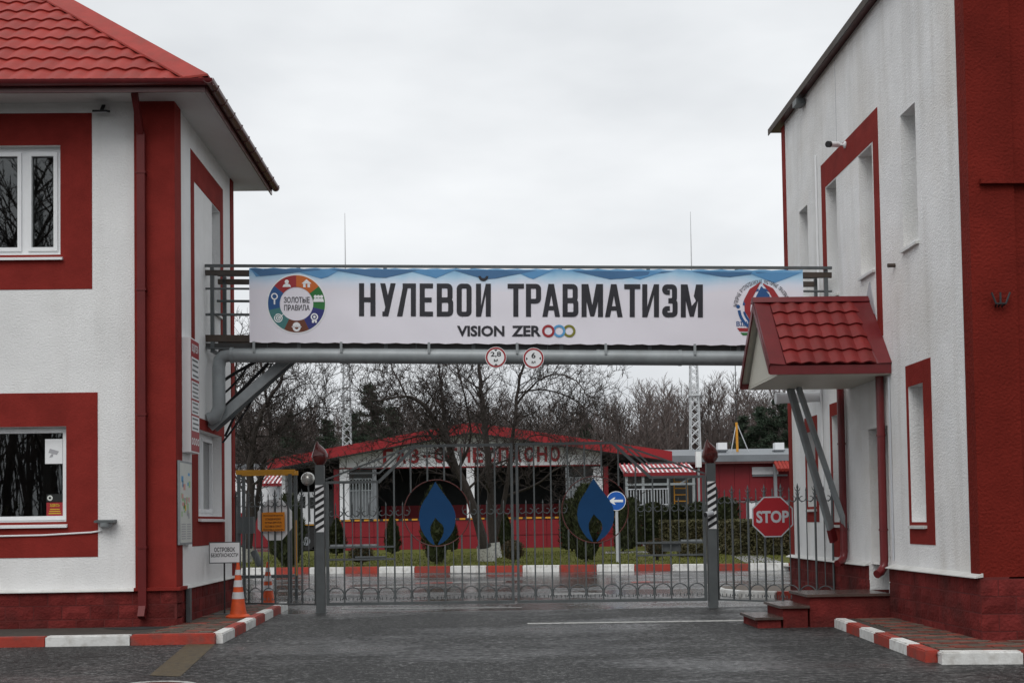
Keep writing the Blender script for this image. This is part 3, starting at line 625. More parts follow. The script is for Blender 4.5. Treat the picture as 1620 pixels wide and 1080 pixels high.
# evacuation plan board
pb = empty('site_plan_board', (XL+.05, 18.2, 1.3), 'coloured site plan poster in grey frame on gatehouse corner', 'sign')
fx = FACE_R(XL+.04); MB().mbox(fx, 17.86, 18.62, 1.24, 2.46, -.01, .02).build('frame', 'galv', pb)
MB().mbox(fx, 17.89, 18.59, 1.27, 2.43, .021, .023).build('poster', 'pr_paper', pb)
cells = {'pr_sky': [], 'pr_lgreen': [], 'pr_lred': [], 'pr_yellow': [], 'pr_grey': []}
rnd = random.Random(4)
for k in range(26):
    key = 'pr_sky' if k < 5 else rnd.choice(['pr_lgreen', 'pr_lgreen', 'pr_lred', 'pr_yellow', 'pr_grey'])
    u = rnd.uniform(17.92, 18.45); v = rnd.uniform(2.05, 2.3) if k < 5 else rnd.uniform(1.62, 2.1)
    cells[key].append((u, v, rnd.uniform(.05, .13), rnd.uniform(.03, .1)))
for i, (key, L_) in enumerate(cells.items()):
    mb = MB()
    for (u, v, a_, b_) in L_: mb.mbox(fx, u, min(u+a_, 18.57), v, v+b_, .0235+.0006*i, .0238+.0006*i)
    if key == 'pr_grey':
        for k in range(7): mb.mbox(fx, 17.95, 18.2, 1.32+.035*k, 1.335+.035*k, .025, .0265); mb.mbox(fx, 18.28, 18.52, 1.32+.035*k, 1.335+.035*k, .025, .0265)
    tag(mb.build('map_print', key, pb), kind='stuff')

# ------------------------------------------------------------------ right building
rb = empty('office_building', (8, 18, 0), 'white roughcast two storey building with red corner at the right edge', 'building')
rm = FACE_L(XR); rf_ = FRONT(YN)
W = dict(w1=(15.40, 15.95, 5.03, 6.77), w2=(17.14, 17.76, 5.02, 6.77), w3=(18.90, 19.48, 5.02, 6.77), w4=(20.59, 21.14, 5.02, 6.80), w5=(15.38, 15.92, 1.42, 3.18), w6=(18.90, 19.45, 1.42, 3.1), w7=(20.45, 21.0, 1.68, 2.95))
door_h = (16.78, 17.62, 0.475, 2.75)
panel(rm, 13.98, 21.97, 0.82, 8.66, list(W.values())+[(door_h[0], door_h[1], 0.82, door_h[3])], 0, 0.36).build('side_wall', 'whiteR', rb)
MB().box(XR-.02, YN, 0.80, XR+.5, 13.98, 8.66).box(XR+.5, YN+.03, 0.0, 12, 13.98, 8.66).build('corner_wall', 'redR', rb)
MB().box(XR-.012, 21.97, 0.8, XR+.3, YRF, 8.62).build('corner_band', 'red', rb)
MB().add([(XR+.3, YRF, 0), (12, YRF, 0), (12, YRF, 8.66), (XR+.3, YRF, 8.66)], [(0, 1, 2, 3)]).build('rear_wall', 'whiteR', rb)
MB().box(6.3, 14.2, 0.5, 6.35, 22.0, 8.5).build('inner_wall', 'room', rb)
panel(rm, 16.85, 19.71, 4.0, 7.2, [(17.08, 19.49, 4.2, 6.79)], 0.006, 0.006, 0.006).build('window_surround', 'red', rb)
panel(rm, 15.10, 16.0, 1.135, 3.46, [W['w5']], 0.006, 0.006, 0.006).build('window_surround', 'red', rb)
panel(rm, 18.80, 19.55, 0.87, 3.30, [W['w6']], 0.006, 0.006, 0.006).build('window_surround', 'red', rb)
panel(rm, 20.3, 21.10, 1.42, 3.2, [W['w7']], 0.006, 0.006, 0.006).build('window_surround', 'red', rb)
for k, h in W.items(): window(rb, rm, h, 0.30, 1, 0.05, (0.02, 0.05))
dr = MB().mbox(rm, door_h[0], door_h[1], door_h[2], door_h[3]-.06, -.36, -.31).mbox(rm, door_h[0], door_h[1], door_h[3]-.06, door_h[3], -.36, -.29).build('door', 'rust', rb)
MB().tube([rm(16.9, 1.45, -.31), rm(16.9, 1.45, -.25), rm(17.02, 1.45, -.25)], .012, 6).build('handle', 'chrome', dr)
MB().box(XR-.034, door_h[1]-.004, .45, XR+.36, door_h[1]+.03, .822).build('door_jamb', 'whiteR', rb); MB().box(XR-.034, door_h[0]-.03, .45, XR+.36, door_h[0]+.004, .822).build('door_jamb', 'whiteR', rb)
pli = MB().box(XR-.03, YN-.02, 0, XR+.3, door_h[0], .80).box(XR-.03, door_h[1], 0, XR+.3, YRF+.03, .80).box(XR+.3, YN-.02, 0, 12, YN+.2, .78).build('plinth', 'mortar', rb)
block_wall(pli, (XR-.03, door_h[0]), (XR-.03, YN-.02), 0.0, 4, 0.2, R(-90))
block_wall(pli, (XR-.03, YRF+.03), (XR-.03, door_h[1]), 0.0, 4, 0.2, R(-90))
block_wall(pli, (XR-.03, YN-.02), (7.2, YN-.02), 0.0, 4, 0.195, 0)
mb = MB()
for (a_, b_) in ((YN-.04, 16.74), (17.66, 22.24)):
    mb.hexa([(XR-.10, a_, .79), (XR-.10, b_, .79), (XR, b_, .802), (XR, a_, .802), (XR-.10, a_, .80), (XR-.10, b_, .80), (XR, b_, .845), (XR, a_, .845)])
mb.build('drip_ledge', 'sill', rb)
# roof edge
rr = MB().box(XR-.14, 13.0, 8.67, 12, 22.62, 8.74).build('roof', 'gutterD', rb)
MB().box(XR-.155, 13.0, 8.62, XR-.141, 22.62, 8.735).build('drip_trim', 'rust', rr)
mb = MB()
for k in range(48):
    y = 13.1+k*.2; mb.box(XR-.10, y, 8.74, XR+1.2, y+.1, 8.765)
mb.build('roof_ribs', 'gutterD', rr)
MB().box(XR-.17, 20.5, 8.50, XR-.02, 20.75, 8.60).build('wall_lamp', 'iron', rb)
# red downpipes with kicked outlets
for (y, z1, z0) in ((18.70, 3.5, .82), (16.84, 3.5, .74)):
    x = XR-.075; mb = MB(); mb.tube([(x, y, z1), (x, y, z0+.16), (x-.01, y, z0+.07), (x-.07, y-.05, z0), (x-.14, y-.10, z0-.03)], .058, 10); d_ = mb.build('downpipe', 'gutter', rb, smooth=True)
    for z in (1.3, 2.6): MB().tube([(x, y, z), (x, y, z+.03)], .066, 10).build('clip', 'gutter', d_)
# ledge and plate on the red front wall
MB().box(XR+.10, YN-.06, 5.24, 12, YN+.03, 5.30).build('ledge', 'redR', rb)
a = pt(1580, 475, YN)
hb = MB().box(a.x-.13, YN+.012, a.z-.13, a.x+.13, YN+.03, a.z+.10).build('bracket_plate', 'redR', rb)
mb = MB()
for dx0, dx1 in ((-.10, -.06), (0.0, -.01), (.11, .05)): mb.tube([(a.x+dx0, YN-.05, a.z+.08), (a.x+dx1, YN-.07, a.z-.05), (a.x+dx1*.6, YN+.01, a.z-.07)], .012, 6)
mb.tube([(a.x-.06, YN-.07, a.z-.05), (a.x+.05, YN-.07, a.z-.05)], .012, 6); mb.build('hook', 'black', hb)
# conduit, stub pipe, joint
MB().tube([rm(19.95, 0.95, .02), rm(19.95, 7.45, .02)], .018, 6).build('conduit', 'signwhite', rb)
MB().tube([rm(16.62, 0.9, .02), rm(16.62, 3.4, .02)], .014, 6).build('conduit', 'signgrey', rb)
MB().mbox(rm, 18.80, 18.812, 7.2, 8.6, .001, .003).build('joint', 'pr_grey', rb)
MB().tube([rm(16.30, 4.86, -.02), rm(16.30, 4.86, .10)], .028, 8).build('stub_pipe', 'rust', rb)
# cctv camera on the wall
p = rm(18.5, 7.0, 0); p = Vector((XR, 18.35, 7.13))
cc = empty('bullet_camera', p, 'white bullet security camera above the red upper window band', 'camera')
MB().lathe(p, [(.055, 0), (.055, .02), (.03, .035)], 12, Matrix.Rotation(R(-90), 3, 'Y')).build('base', 'signwhite', cc)
MB().tube([p+Vector((-.02, 0, 0)), p+Vector((-.10, 0, 0)), p+Vector((-.14, -.03, .0))], .018, 6).build('arm', 'signwhite', cc)
a = p+Vector((-.11, .02, .01)); b = p+Vector((-.30, -.13, -.03)); d_ = (b-a).normalized()
MB().tube([a, b], .042, 12).build('body', 'signwhite', cc, smooth=True); MB().tube([b-d_*.03, b+d_*.02], .048, 12).build('lens', 'black', cc, smooth=True)

# ------------------------------------------------------------------ entrance canopy and steps
CX0, CX1, CY0, CYR, CY1, CZ0, CZR = 3.95, XR, 16.58, 17.46, 18.45, 3.56, 4.57
ca = empty('entrance_canopy', (4.8, 17.4, 3.4), 'gabled entrance canopy with dark red metal tiles and grey struts', 'canopy')
sl = math.hypot(CYR-CY0, CZR-CZ0); ev = Vector((0, (CYR-CY0)/sl, (CZR-CZ0)/sl)); ex = Vector((1, 0, 0)); en = ex.cross(ev); en = en if en.z > 0 else -en
rs = MB().hexa([(CX0, CY0, CZ0-.03), (CX1, CY0, CZ0-.03), (CX1, CYR, CZR-.03), (CX0, CYR, CZR-.03), (CX0, CY0, CZ0), (CX1, CY0, CZ0), (CX1, CYR, CZR), (CX0, CYR, CZR)]).build('roof', 'gutter', ca)
tile_field(rs, 'tileC', Vector((4.16, CY0-.02, CZ0+.02)), ex, ev, en, 0.205, sl/5, 5, 6)
MB().hexa([(CX0, CYR, CZR-.03), (CX1, CYR, CZR-.03), (CX1, CY1, CZ0-.03), (CX0, CY1, CZ0-.03), (CX0, CYR, CZR), (CX1, CYR, CZR), (CX1, CY1, CZ0), (CX0, CY1, CZ0)]).build('rear_slope', 'gutter', ca)
def along(u, s, h): return Vector((u, CY0, CZ0))+ev*s+en*h
mb = MB(); mb.hexa([along(CX0-.02, -.02, 0), along(4.15, -.02, 0), along(4.15, sl, 0), along(CX0-.02, sl, 0), along(CX0-.02, -.02, .065), along(4.15, -.02, .04), along(4.15, sl, .04), along(CX0-.02, sl, .065)])
mb.build('verge_trim', 'gutter', rs)
mb = MB(); mb.hexa([along(5.32, -.02, .0), along(CX1-.003, -.02, .0), along(CX1-.003, sl, .0), along(5.32, sl, .0), along(5.42, -.02, .05), along(CX1-.003, -.02, .06), along(CX1-.003, sl, .06), along(5.32, sl, .05)]); mb.build('wall_flashing', 'gutter', rs)
MB().hexa([(CX0-.03, CYR-.10, CZR+.0), (CX1-.002, CYR-.10, CZR+.0), (CX1-.002, CYR+.10, CZR+.0), (CX0-.03, CYR+.10, CZR+.0), (CX0-.03, CYR-.03, CZR+.085), (CX1-.002, CYR-.03, CZR+.085), (CX1-.002, CYR+.03, CZR+.085), (CX0-.03, CYR+.03, CZR+.085)]).build('ridge_cap', 'gutter', ca)
MB().box(CX0-.01, CY0-.03, CZ0-.12, CX1-.002, CY0+.0, CZ0+.0).build('fascia', 'gutter', ca)
MB().box(CX0-.01, CY1, CZ0-.12, CX1-.002, CY1+.03, CZ0+.0).build('fascia', 'gutter', ca)
MB().box(CX0+.1, CY0+.002, CZ0-.13, CX1-.004, CY1-.002, CZ0-.105).build('soffit', 'gable', ca)
mb = MB(); mb.prism(lambda u, v, w: Vector((CX0+.12-w, u, v)), [(CY0+.03, CZ0-.10), (CY1-.03, CZ0-.10), (CYR, CZR-.06)], 0, .02); mb.build('gable_panel', 'gable', ca)
mb = MB()
for (ya, za, yb, zb) in ((CY0, CZ0, CYR, CZR), (CYR, CZR, CY1, CZ0)):
    mb.hexa([(CX0-.025, ya, za-.11), (CX0-.002, ya, za-.11), (CX0-.002, yb, zb-.11), (CX0-.025, yb, zb-.11), (CX0-.025, ya, za+.02), (CX0-.002, ya, za+.02), (CX0-.002, yb, zb+.02), (CX0-.025, yb, zb+.02)])
mb.build('bargeboard', 'gutter', ca)
mb = MB()
for (ya, za, yb, zb) in ((CY0, CZ0-.03, CYR, CZR-.03), (CYR, CZR-.03, CY1, CZ0-.03)): mb.add([(CX0, ya, za-.005), (CX0+.12, ya, za-.005), (CX0+.12, yb, zb-.005), (CX0, yb, zb-.005)], [(0, 1, 2, 3)])
mb.build('verge_soffit', 'gable', ca)
MB().hexa([(XR-.012, CYR-.35, CZR-.25), (XR-.002, CYR-.35, CZR-.25), (XR-.002, CYR+.12, CZR+.0), (XR-.012, CYR+.12, CZR+.0), (XR-.012, CYR-.10, CZR+.28), (XR-.002, CYR-.10, CZR+.28), (XR-.002, CYR-.09, CZR+.28), (XR-.012, CYR-.09, CZR+.28)]).build('apex_flashing', 'pr_grey', ca)
MB().beam(pt(1250, 614, 18.3), pt(1314, 836, 18.85), .05, .13).build('strut', 'galv', ca)
MB().beam(pt(1314, 836, 18.85), pt(1319, 856, 18.9), .068, .13).build('strut_foot', 'gutter', ca)
MB().beam(pt(1263, 612, 18.1), Vector((XR-.03, 18.70, 1.30)), .05, .08).build('strut', 'galv', ca)
sp_ = empty('entrance_steps', (4.8, 17.2, 0), 'three dark polished steps with red sides below the canopy', 'steps')
for (x0, x1, z) in ((4.44, XR-.03, .45), (4.07, 4.44, .30), (3.72, 4.07, .15)):
    MB().box(x0+.03, 16.80, 0, x1, 17.72, z-.035).build('riser', 'block', sp_)
    MB().box(x0-.015, 16.76, z-.035, x1-(0.002 if x1 > 5 else -.02), 17.76, z+(.0 if x1 > 5 else -.001)).build('tread', 'granite', sp_)
# ------------------------------------------------------------------ overhead pipe bridge
BA, BB = (XL, 19.85), (XR, 19.25); BSL = -0.026
def plane_uv(px, py, A, B, w=0.0):
    a = Vector((A[0], A[1], 0)); d = (Vector((B[0], B[1], 0))-a).normalized(); nn = Vector((d.y, -d.x, 0))
    v = _d + _r*((px-810)/F_PX) + _u*((540+SHIFT_PX-py)/F_PX); c = Vector((0, 0, EYE))
    t_ = (w-(c-a).dot(nn))/v.dot(nn); p = c+v*t_; return (p-a).dot(d), p.z
_bl = LINE(BA, BB); BTH = math.atan2(BB[1]-BA[1], BB[0]-BA[0])
def BR(u, v, w): return _bl(u, v+BSL*u, w)
def bv(px, py, w=0.0):
    u, z = plane_uv(px, py, BA, BB, w); return u, z-BSL*u
LBR = math.hypot(BB[0]-BA[0], BB[1]-BA[1])
def vv(y, x=345): return bv(x, y)[1]
pbz = vv(545)
pbr = empty('pipe_bridge', BR(LBR/2, pbz, 0), 'grey steel pipe bridge with rusty beams spanning between the two buildings', 'bridge')
for (y0, y1, w0, w1, m_, nm) in ((418.5, 422.5, -.02, .03, 'iron', 'top_rail'), (427, 435, -.06, .0, 'rust', 'beam'), (529.5, 540, -.08, .0, 'rust', 'beam'), (542.5, 551, -.10, -.01, 'beamdark', 'lower_beam')):
    MB().mbox(BR, 0, LBR, vv(y1), vv(y0), w0, w1).build(nm, m_, pbr)
    MB().mbox(BR, 0, LBR, vv(y1), vv(y0), w0-.75, w1-.75).build(nm, m_, pbr)
for (y, w, r_) in ((456, -.03, .018), (464, -.70, .022), (497, -.03, .022)):
    MB().tube([BR(0, vv(y), w), BR(LBR, vv(y), w)], r_, 6).build('rail', 'iron', pbr)
for k in range(8):
    u = .11+k*(LBR-.2)/7
    MB().mbox(BR, u-.03, u+.03, vv(553), vv(423), -.055, -.005).build('post', 'iron', pbr)
    MB().mbox(BR, u-.03, u+.03, vv(553), vv(423), -.80, -.75).build('post', 'iron', pbr)
    MB().mbox(BR, u-.03, u+.03, vv(553)-.04, vv(553), -.85, .0).build('cross_bearer', 'iron', pbr)
for k in range(7):
    u = .11+(k+.5)*(LBR-.2)/7
    if k % 1 == 0: MB().mbox(BR, u-.02, u+.02, vv(558), vv(541), .10, .115).build('hanger', 'galv', pbr)
a = Vector((XL+.02, 19.75, 3.10)); b = Vector((*bv(447, 577)[:1], 0)); ub = bv(447, 577)[0]
MB().beam(a+Vector((0, .25, 0)), BR(ub+.12, vv(553), -.34), .06, .15).build('brace', 'galv', pbr)
MB().beam(a+Vector((0, .7, 0)), BR(ub+.1, vv(553), -.75), .07, .10).build('brace', 'iron', pbr)
# insulated pipe with elbow
pu = bv(346, 560, -.02)[0]; pv = bv(500, 562.5, -.02)[1]
du = empty('insulated_pipe', BR(LBR/2, pv, -.02), 'thick galvanised pipe slung under the bridge with elbow at left wall', 'pipe')
mb = MB(); zz = pv-.95
pts = [BR(pu-.16, zz-.08, -.02), BR(pu-.06, zz-.04, -.02), BR(pu, zz+.10, -.02), BR(pu, pv-.2, -.02), BR(pu+.02, pv-.08, -.02), BR(pu+.08, pv-.02, -.02), BR(pu+.2, pv, -.02)]
mb.tube(pts, .105, 14); mb.build('elbow', 'galv', du, smooth=True)
cuts = [pu+.2, 2.2, 4.7, 6.3, 7.6, LBR-.02]
for k in range(len(cuts)-1):
    rr_ = .118+.004*(k % 2); MB().tube([BR(cuts[k], pv, -.02), BR(cuts[k+1]-.002, pv, -.02)], rr_, 18).build('sleeve', 'galv', du, smooth=True)
for u in (pu+.22, 2.2, 4.7, 6.3, 7.6): MB().tube([BR(u-.025, pv, -.02), BR(u+.025, pv, -.02)], .128, 18).build('band', 'galv', du, smooth=True)
for u in (1.0, 3.4, 5.5, 8.4): MB().tube([BR(u, pv+.12, -.02), BR(u, pv+.25, -.02)], .012, 6).build('hanger', 'iron', du)
MB().tube([BR(0.02, vv(553)+.02, .03), BR(1.6, vv(556)+.02, .04), BR(LBR-.1, vv(554)+.0, .03)], .016, 6).build('thin_pipe', 'iron', pbr)
# short white pipe leaving the right building beyond the canopy
wpipe = empty('white_wall_pipe', (XR, 20.2, 3.3), 'short white pipe end projecting from the wall behind the canopy', 'pipe')
a = pt(1228, 630, 20.1)
MB().tube([a, Vector((XR, a.y, a.z+.02))], .085, 14).build('tube', 'signwhite', wpipe, smooth=True); MB().tube([a-Vector((.012, 0, 0)), a+Vector((.05, 0, 0))], .095, 14).build('collar', 'signwhite', wpipe, smooth=True)
# hanging cables at the left brace
for k, (pA, pM, pB, r_) in enumerate((((445, 578), (395, 600), (356, 690), .022), ((430, 575), (400, 640), (352, 700), .018), ((395, 575), (372, 610), (350, 625), .02), ((425, 574), (380, 620), (348, 650), .03), ((405, 572), (368, 590), (340, 612), .028))):
    A_, M_, B_ = pt(*pA, 20.4), pt(*pM, 20.5), pt(*pB, 20.6); pts = []
    for i in range(9):
        t_ = i/8; pts.append(A_*(1-t_)**2+M_*2*t_*(1-t_)+B_*t_*t_)
    o = MB().tube(pts, r_, 6).build('cable', 'black', at=A_); tag(o, ['black cable drooping from the bridge just under the left brace', 'longest loose black cable hanging down below the left brace', 'short black cable loop between bridge and gatehouse wall', 'thick black cable running down to the brace foot', 'uppermost thick black cable entering the gatehouse wall'][k], 'cable', 'cables below the bridge')

# ------------------------------------------------------------------ banner
u0, v0 = bv(395, 541.5, .07); u1, v1 = bv(1270, 430.5, .07); v1 = bv(395, 424, .07)[1]
bn = empty('banner', BR((u0+u1)/2, v0, .07), 'wide white safety banner with dark Cyrillic headline hung on the bridge', 'banner')
def banner_mat():
    m = bpy.data.materials.new('banner_vinyl'); m.use_nodes = True; t = m.node_tree; b = t.nodes['Principled BSDF']; b.inputs['Roughness'].default_value = 0.42
    g = t.nodes.new('ShaderNodeTexCoord'); sp2 = t.nodes.new('ShaderNodeSeparateXYZ'); t.links.new(g.outputs['UV'], sp2.inputs[0])
    nz = t.nodes.new('ShaderNodeTexNoise'); nz.inputs['Scale'].default_value = 3.0; nz.inputs['Detail'].default_value = 3
    mpn = t.nodes.new('ShaderNodeMapping'); mpn.inputs['Scale'].default_value = (5, .4, 1); t.links.new(g.outputs['UV'], mpn.inputs[0]); t.links.new(mpn.outputs[0], nz.inputs['Vector'])
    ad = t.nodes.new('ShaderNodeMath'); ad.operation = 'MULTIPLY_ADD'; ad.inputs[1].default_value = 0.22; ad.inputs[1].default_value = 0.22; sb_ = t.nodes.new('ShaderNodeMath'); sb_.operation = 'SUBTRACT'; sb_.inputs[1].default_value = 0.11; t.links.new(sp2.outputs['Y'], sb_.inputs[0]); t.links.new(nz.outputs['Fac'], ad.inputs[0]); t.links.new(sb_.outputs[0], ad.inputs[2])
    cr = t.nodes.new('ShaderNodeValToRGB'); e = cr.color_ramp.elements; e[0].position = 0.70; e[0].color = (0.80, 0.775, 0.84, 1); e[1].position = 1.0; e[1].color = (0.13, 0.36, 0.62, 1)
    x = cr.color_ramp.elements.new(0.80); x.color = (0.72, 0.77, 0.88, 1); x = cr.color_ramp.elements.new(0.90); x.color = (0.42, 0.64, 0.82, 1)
    t.links.new(ad.outputs[0], cr.inputs[0]); t.links.new(cr.outputs[0], b.inputs['Base Color']); return m
M['vinyl'] = banner_mat()
nx, ny = 90, 12; g = []; mb = MB()
def bwave(u, v): return 0.010*mnoise.noise(Vector((u*1.3, v*2.2, 3)))+0.006*mnoise.noise(Vector((u*5+v*3, v*2, 9)))
for j in range(ny+1):
    for i in range(nx+1):
        u = u0+(u1-u0)*i/nx; v = v0+(v1-v0)*j/ny + (0.008*math.sin(i*1.9) if j in (0, ny) else 0); g.append(BR(u, v, .07+bwave(u, v)))
mb.add(g, [(j*(nx+1)+i, j*(nx+1)+i+1, (j+1)*(nx+1)+i+1, (j+1)*(nx+1)+i) for j in range(ny) for i in range(nx)])
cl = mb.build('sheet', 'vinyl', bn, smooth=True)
uvl = cl.data.uv_layers.new(name='UVMap')
for lp in cl.data.loops:
    k = lp.vertex_index; uvl.data[lp.index].uv = ((k % (nx+1))/nx, (k//(nx+1))/ny)
def BN(u, v, w): return BR(u, v, .07+bwave(u, v)+.004+w)
def bp(px, py): return bv(px, py, .075)
def bpoly(mb, pts, w=0): 
    return poly(mb, BN, [bp(*p) for p in pts], w)
def bstrip(mb, pa, pb, w=0):
    """strip between two pixel polylines, subdivided"""
    A = [bp(*p) for p in pa]; B = [bp(*p) for p in pb]
    mb.add([BN(*p, w) for p in A+B], [(k, k+1, len(A)+k+1, len(A)+k) for k in range(len(A)-1)])
def tri_fill(mb, p0, p1, p2, w, n=8):
    """triangle with top edge p0-p1 and apex p2, built as a strip so that it follows the cloth"""
    top = [(p0[0]+(p1[0]-p0[0])*k/n, p0[1]+(p1[1]-p0[1])*k/n) for k in range(n+1)]
    low = []
    for k in range(n+1):
        x = top[k][0]
        if x <= p2[0]: t_ = (x-p0[0])/max(p2[0]-p0[0], 1e-6); low.append((x, p0[1]+(p2[1]-p0[1])*t_))
        else: t_ = (x-p2[0])/max(p1[0]-p2[0], 1e-6); low.append((x, p2[1]+(p1[1]-p2[1])*t_))
    bstrip(mb, top, low, w)
for (m_, L_, w) in (('pr_mid', ((396, 470, 399, 437), (455, 540, 512, 440), (640, 720, 690, 438), (812, 875, 842, 440), (975, 1050, 1010, 441), (1180, 1269, 1225, 446)), .0005),
                    ('pr_deep', ((396, 520, 402, 436), (520, 665, 604, 439), (716, 850, 770, 441), (905, 1065, 970, 441), (1095, 1215, 1150, 437)), .0012)):
    for (xa, xb, xc, yc) in L_:
        mb = MB(); f_ = lambda x: 424.6+(x-395)*0.0069
        tri_fill(mb, (xa, f_(xa)), (xb, f_(xb)), (xc, yc+2), w); mb.build('print_facet', m_, bn)

# condensed headline letters: strokes in a unit box (x scaled to the measured width)
def glyph(mb, ch, x0, x1, yt, yb, w):
    Wp, Hp = x1-x0, yb-yt; t = 0.235*24/Wp if ch not in 'М' else 7.0/Wp; t = 8.0/Wp; q = 7.6/Hp
    cnt = [0]
    def P_(x, y): return (x0+x*Wp, yb-y*Hp)
    def Q(*pts):
        cnt[0] += 1; n = 5; a, b, c, d = pts   # a-b lower edge ... d-c the opposite edge
        bstrip(mb, [P_(a[0]+(b[0]-a[0])*k/n, a[1]+(b[1]-a[1])*k/n) for k in range(n+1)], [P_(d[0]+(c[0]-d[0])*k/n, d[1]+(c[1]-d[1])*k/n) for k in range(n+1)], w+cnt[0]*.00025)
    def bar(xa, ya, xb, yb_): Q((xa, ya), (xa, yb_), (xb, yb_), (xb, ya))
    def bowl(xa, ya, xb, yb_, right=True, a0=-90, a1=90, rx=None, ry=None):
        """thick outline from (xa,ya) around the right side to (xa,yb_) with rounded corners"""
        cnt[0] += 1; rx = rx or min(.42*24/Wp*.8, (xb-xa)*.75); ry = ry or min(rx*Wp/Hp, (yb_-ya)/2); out_, in_ = [], []
        irx, iry = max(rx-t, .06), max(ry-q, .03)
        s = 1 if right else -1
        X = (lambda x: x) if right else (lambda x: xa+xb-x)
        out_.append((X(xa), ya)); in_.append((X(xa), ya+q))
        for k in range(7):
            a = R(-90+90*k/6); out_.append((X(xb-rx+rx*math.cos(a)), ya+ry+ry*math.sin(a))); in_.append((X(xb-t-irx+irx*math.cos(a)), ya+q+iry+iry*math.sin(a)))
        for k in range(7):
            a = R(90*k/6); out_.append((X(xb-rx+rx*math.cos(a)), yb_-ry+ry*math.sin(a))); in_.append((X(xb-t-irx+irx*math.cos(a)), yb_-q-iry+iry*math.sin(a)))
        out_.append((X(xa), yb_)); in_.append((X(xa), yb_-q))
        bstrip(mb, [P_(*p) for p in out_], [P_(*p) for p in in_], w+cnt[0]*.00025)
    if ch == 'Н': bar(0, 0, t, 1); bar(1-t, 0, 1, 1); bar(t, .5-q/2, 1-t, .5+q/2)
    elif ch == 'У': Q((.0, 1), (t, 1), (.66, .30), (.66-t, .26)); Q((1-t, 1), (1, 1), (.52, .0), (.52-t, .0)); bar(.14, 0, .5, q)
    elif ch == 'Л': bar(.30, 1-q, 1, 1); bar(1-t, 0, 1, 1-q); Q((.30, 1-q), (.30+t, 1-q), (.02+t, 0), (.0, 0))
    elif ch == 'Е': bar(0, 0, t, 1); bar(t, 1-q, 1, 1); bar(t, .5-q/2, .9, .5+q/2); bar(t, 0, 1, q)
    elif ch == 'В': bar(0, 0, t, 1); bowl(t, .5-q*.45, .96, 1); bowl(t, 0, 1, .5+q*.45)
    elif ch == 'О': bowl(.5, 0, 1, 1); bowl(0, 0, .5, 1, right=False)
    elif ch in 'ИЙ': bar(0, 0, t, 1); bar(1-t, 0, 1, 1); Q((t, .0), (t, .32), (1-t, 1), (1-t, .68))
    elif ch == 'Т': bar(0, 1-q, 1, 1); bar(.5-t/2, 0, .5+t/2, 1-q)
    elif ch == 'Р': bar(0, 0, t, 1); bowl(t, .40, 1, 1)
    elif ch == 'А': Q((0, 0), (t, 0), (.5+t*.45, 1), (.5-t*.55, 1)); Q((1-t, 0), (1, 0), (.5+t*.55, 1), (.5-t*.35, 1)); bar(.27, .20, .73, .20+q*.9)
    elif ch == 'М': bar(0, 0, t, 1); bar(1-t, 0, 1, 1); Q((.5-t*.4, .02), (.5+t*.4, .02), (t*1.35, 1), (t*.15, 1)); Q((.5-t*.4, .02), (.5+t*.4, .02), (1-t*.15, 1), (1-t*1.35, 1))
    elif ch == 'З': bowl(.40, .5-q*.45, .96, 1); bowl(.40, 0, 1, .5+q*.45); bowl(.0, .68, .5, 1, right=False); bowl(.0, 0, .5, .34, right=False)
    if ch == 'Й':
        cc_ = [math.pi+math.pi*k/10 for k in range(11)]
        bstrip(mb, [P_(.5+.34*math.cos(a), 1.23+.155*math.sin(a)) for a in cc_], [P_(.5+.17*math.cos(a), 1.23+.065*math.sin(a)) for a in cc_], w+.001)
HEAD = [('Н', 568, 594), ('У', 601.5, 626), ('Л', 628, 658), ('Е', 664, 685), ('В', 691, 717), ('О', 722.5, 746), ('Й', 753, 776.5),
        ('Т', 803, 829), ('Р', 832, 856), ('А', 858, 886), ('В', 890, 915), ('М', 920, 954), ('А', 957, 985), ('Т', 987.5, 1013), ('И', 1016, 1042.5), ('З', 1047.5, 1072), ('М', 1077, 1112)]
for (ch, xa, xb) in HEAD:
    mb = MB(); s_ = (xa-568)*.0037; glyph(mb, ch, xa, xb, 448+s_, 500+s_, .002); mb.build('headline_letter', 'ink', bn)
def btext(mb, body, xa, xb, yt, yb, w, bold=0.0):
    vs_, fs_, asp = text_mesh(body, bold); 
    mb.add([BN(*bp(xa+(xb-xa)*p[0], yb-(yb-yt)*p[1]), w) for p in vs_], fs_)
for (tx, xa, xb) in (('VISION', 723, 798), ('ZER', 809.5, 856)): mb = MB(); btext(mb, tx, xa, xb, 515, 532, .003, .035); mb.build('slogan_word', 'ink', bn)
BNW = lambda k: (lambda u, v, w: BN(u, v, w+k))
s1 = (bp(1000, 500)[0]-bp(900, 500)[0])/100
for (x, m_, k) in ((867.5, 'pr_red', .004), (884.5, 'pr_sky', .0035), (900.5, 'pr_olive', .003)):
    mb = MB(); cu, cv = bp(x, 523.5); disc(mb, BN, cu, cv, 10*s1, k, 28, 6.2*s1); mb.build('slogan_ring', m_, bn)
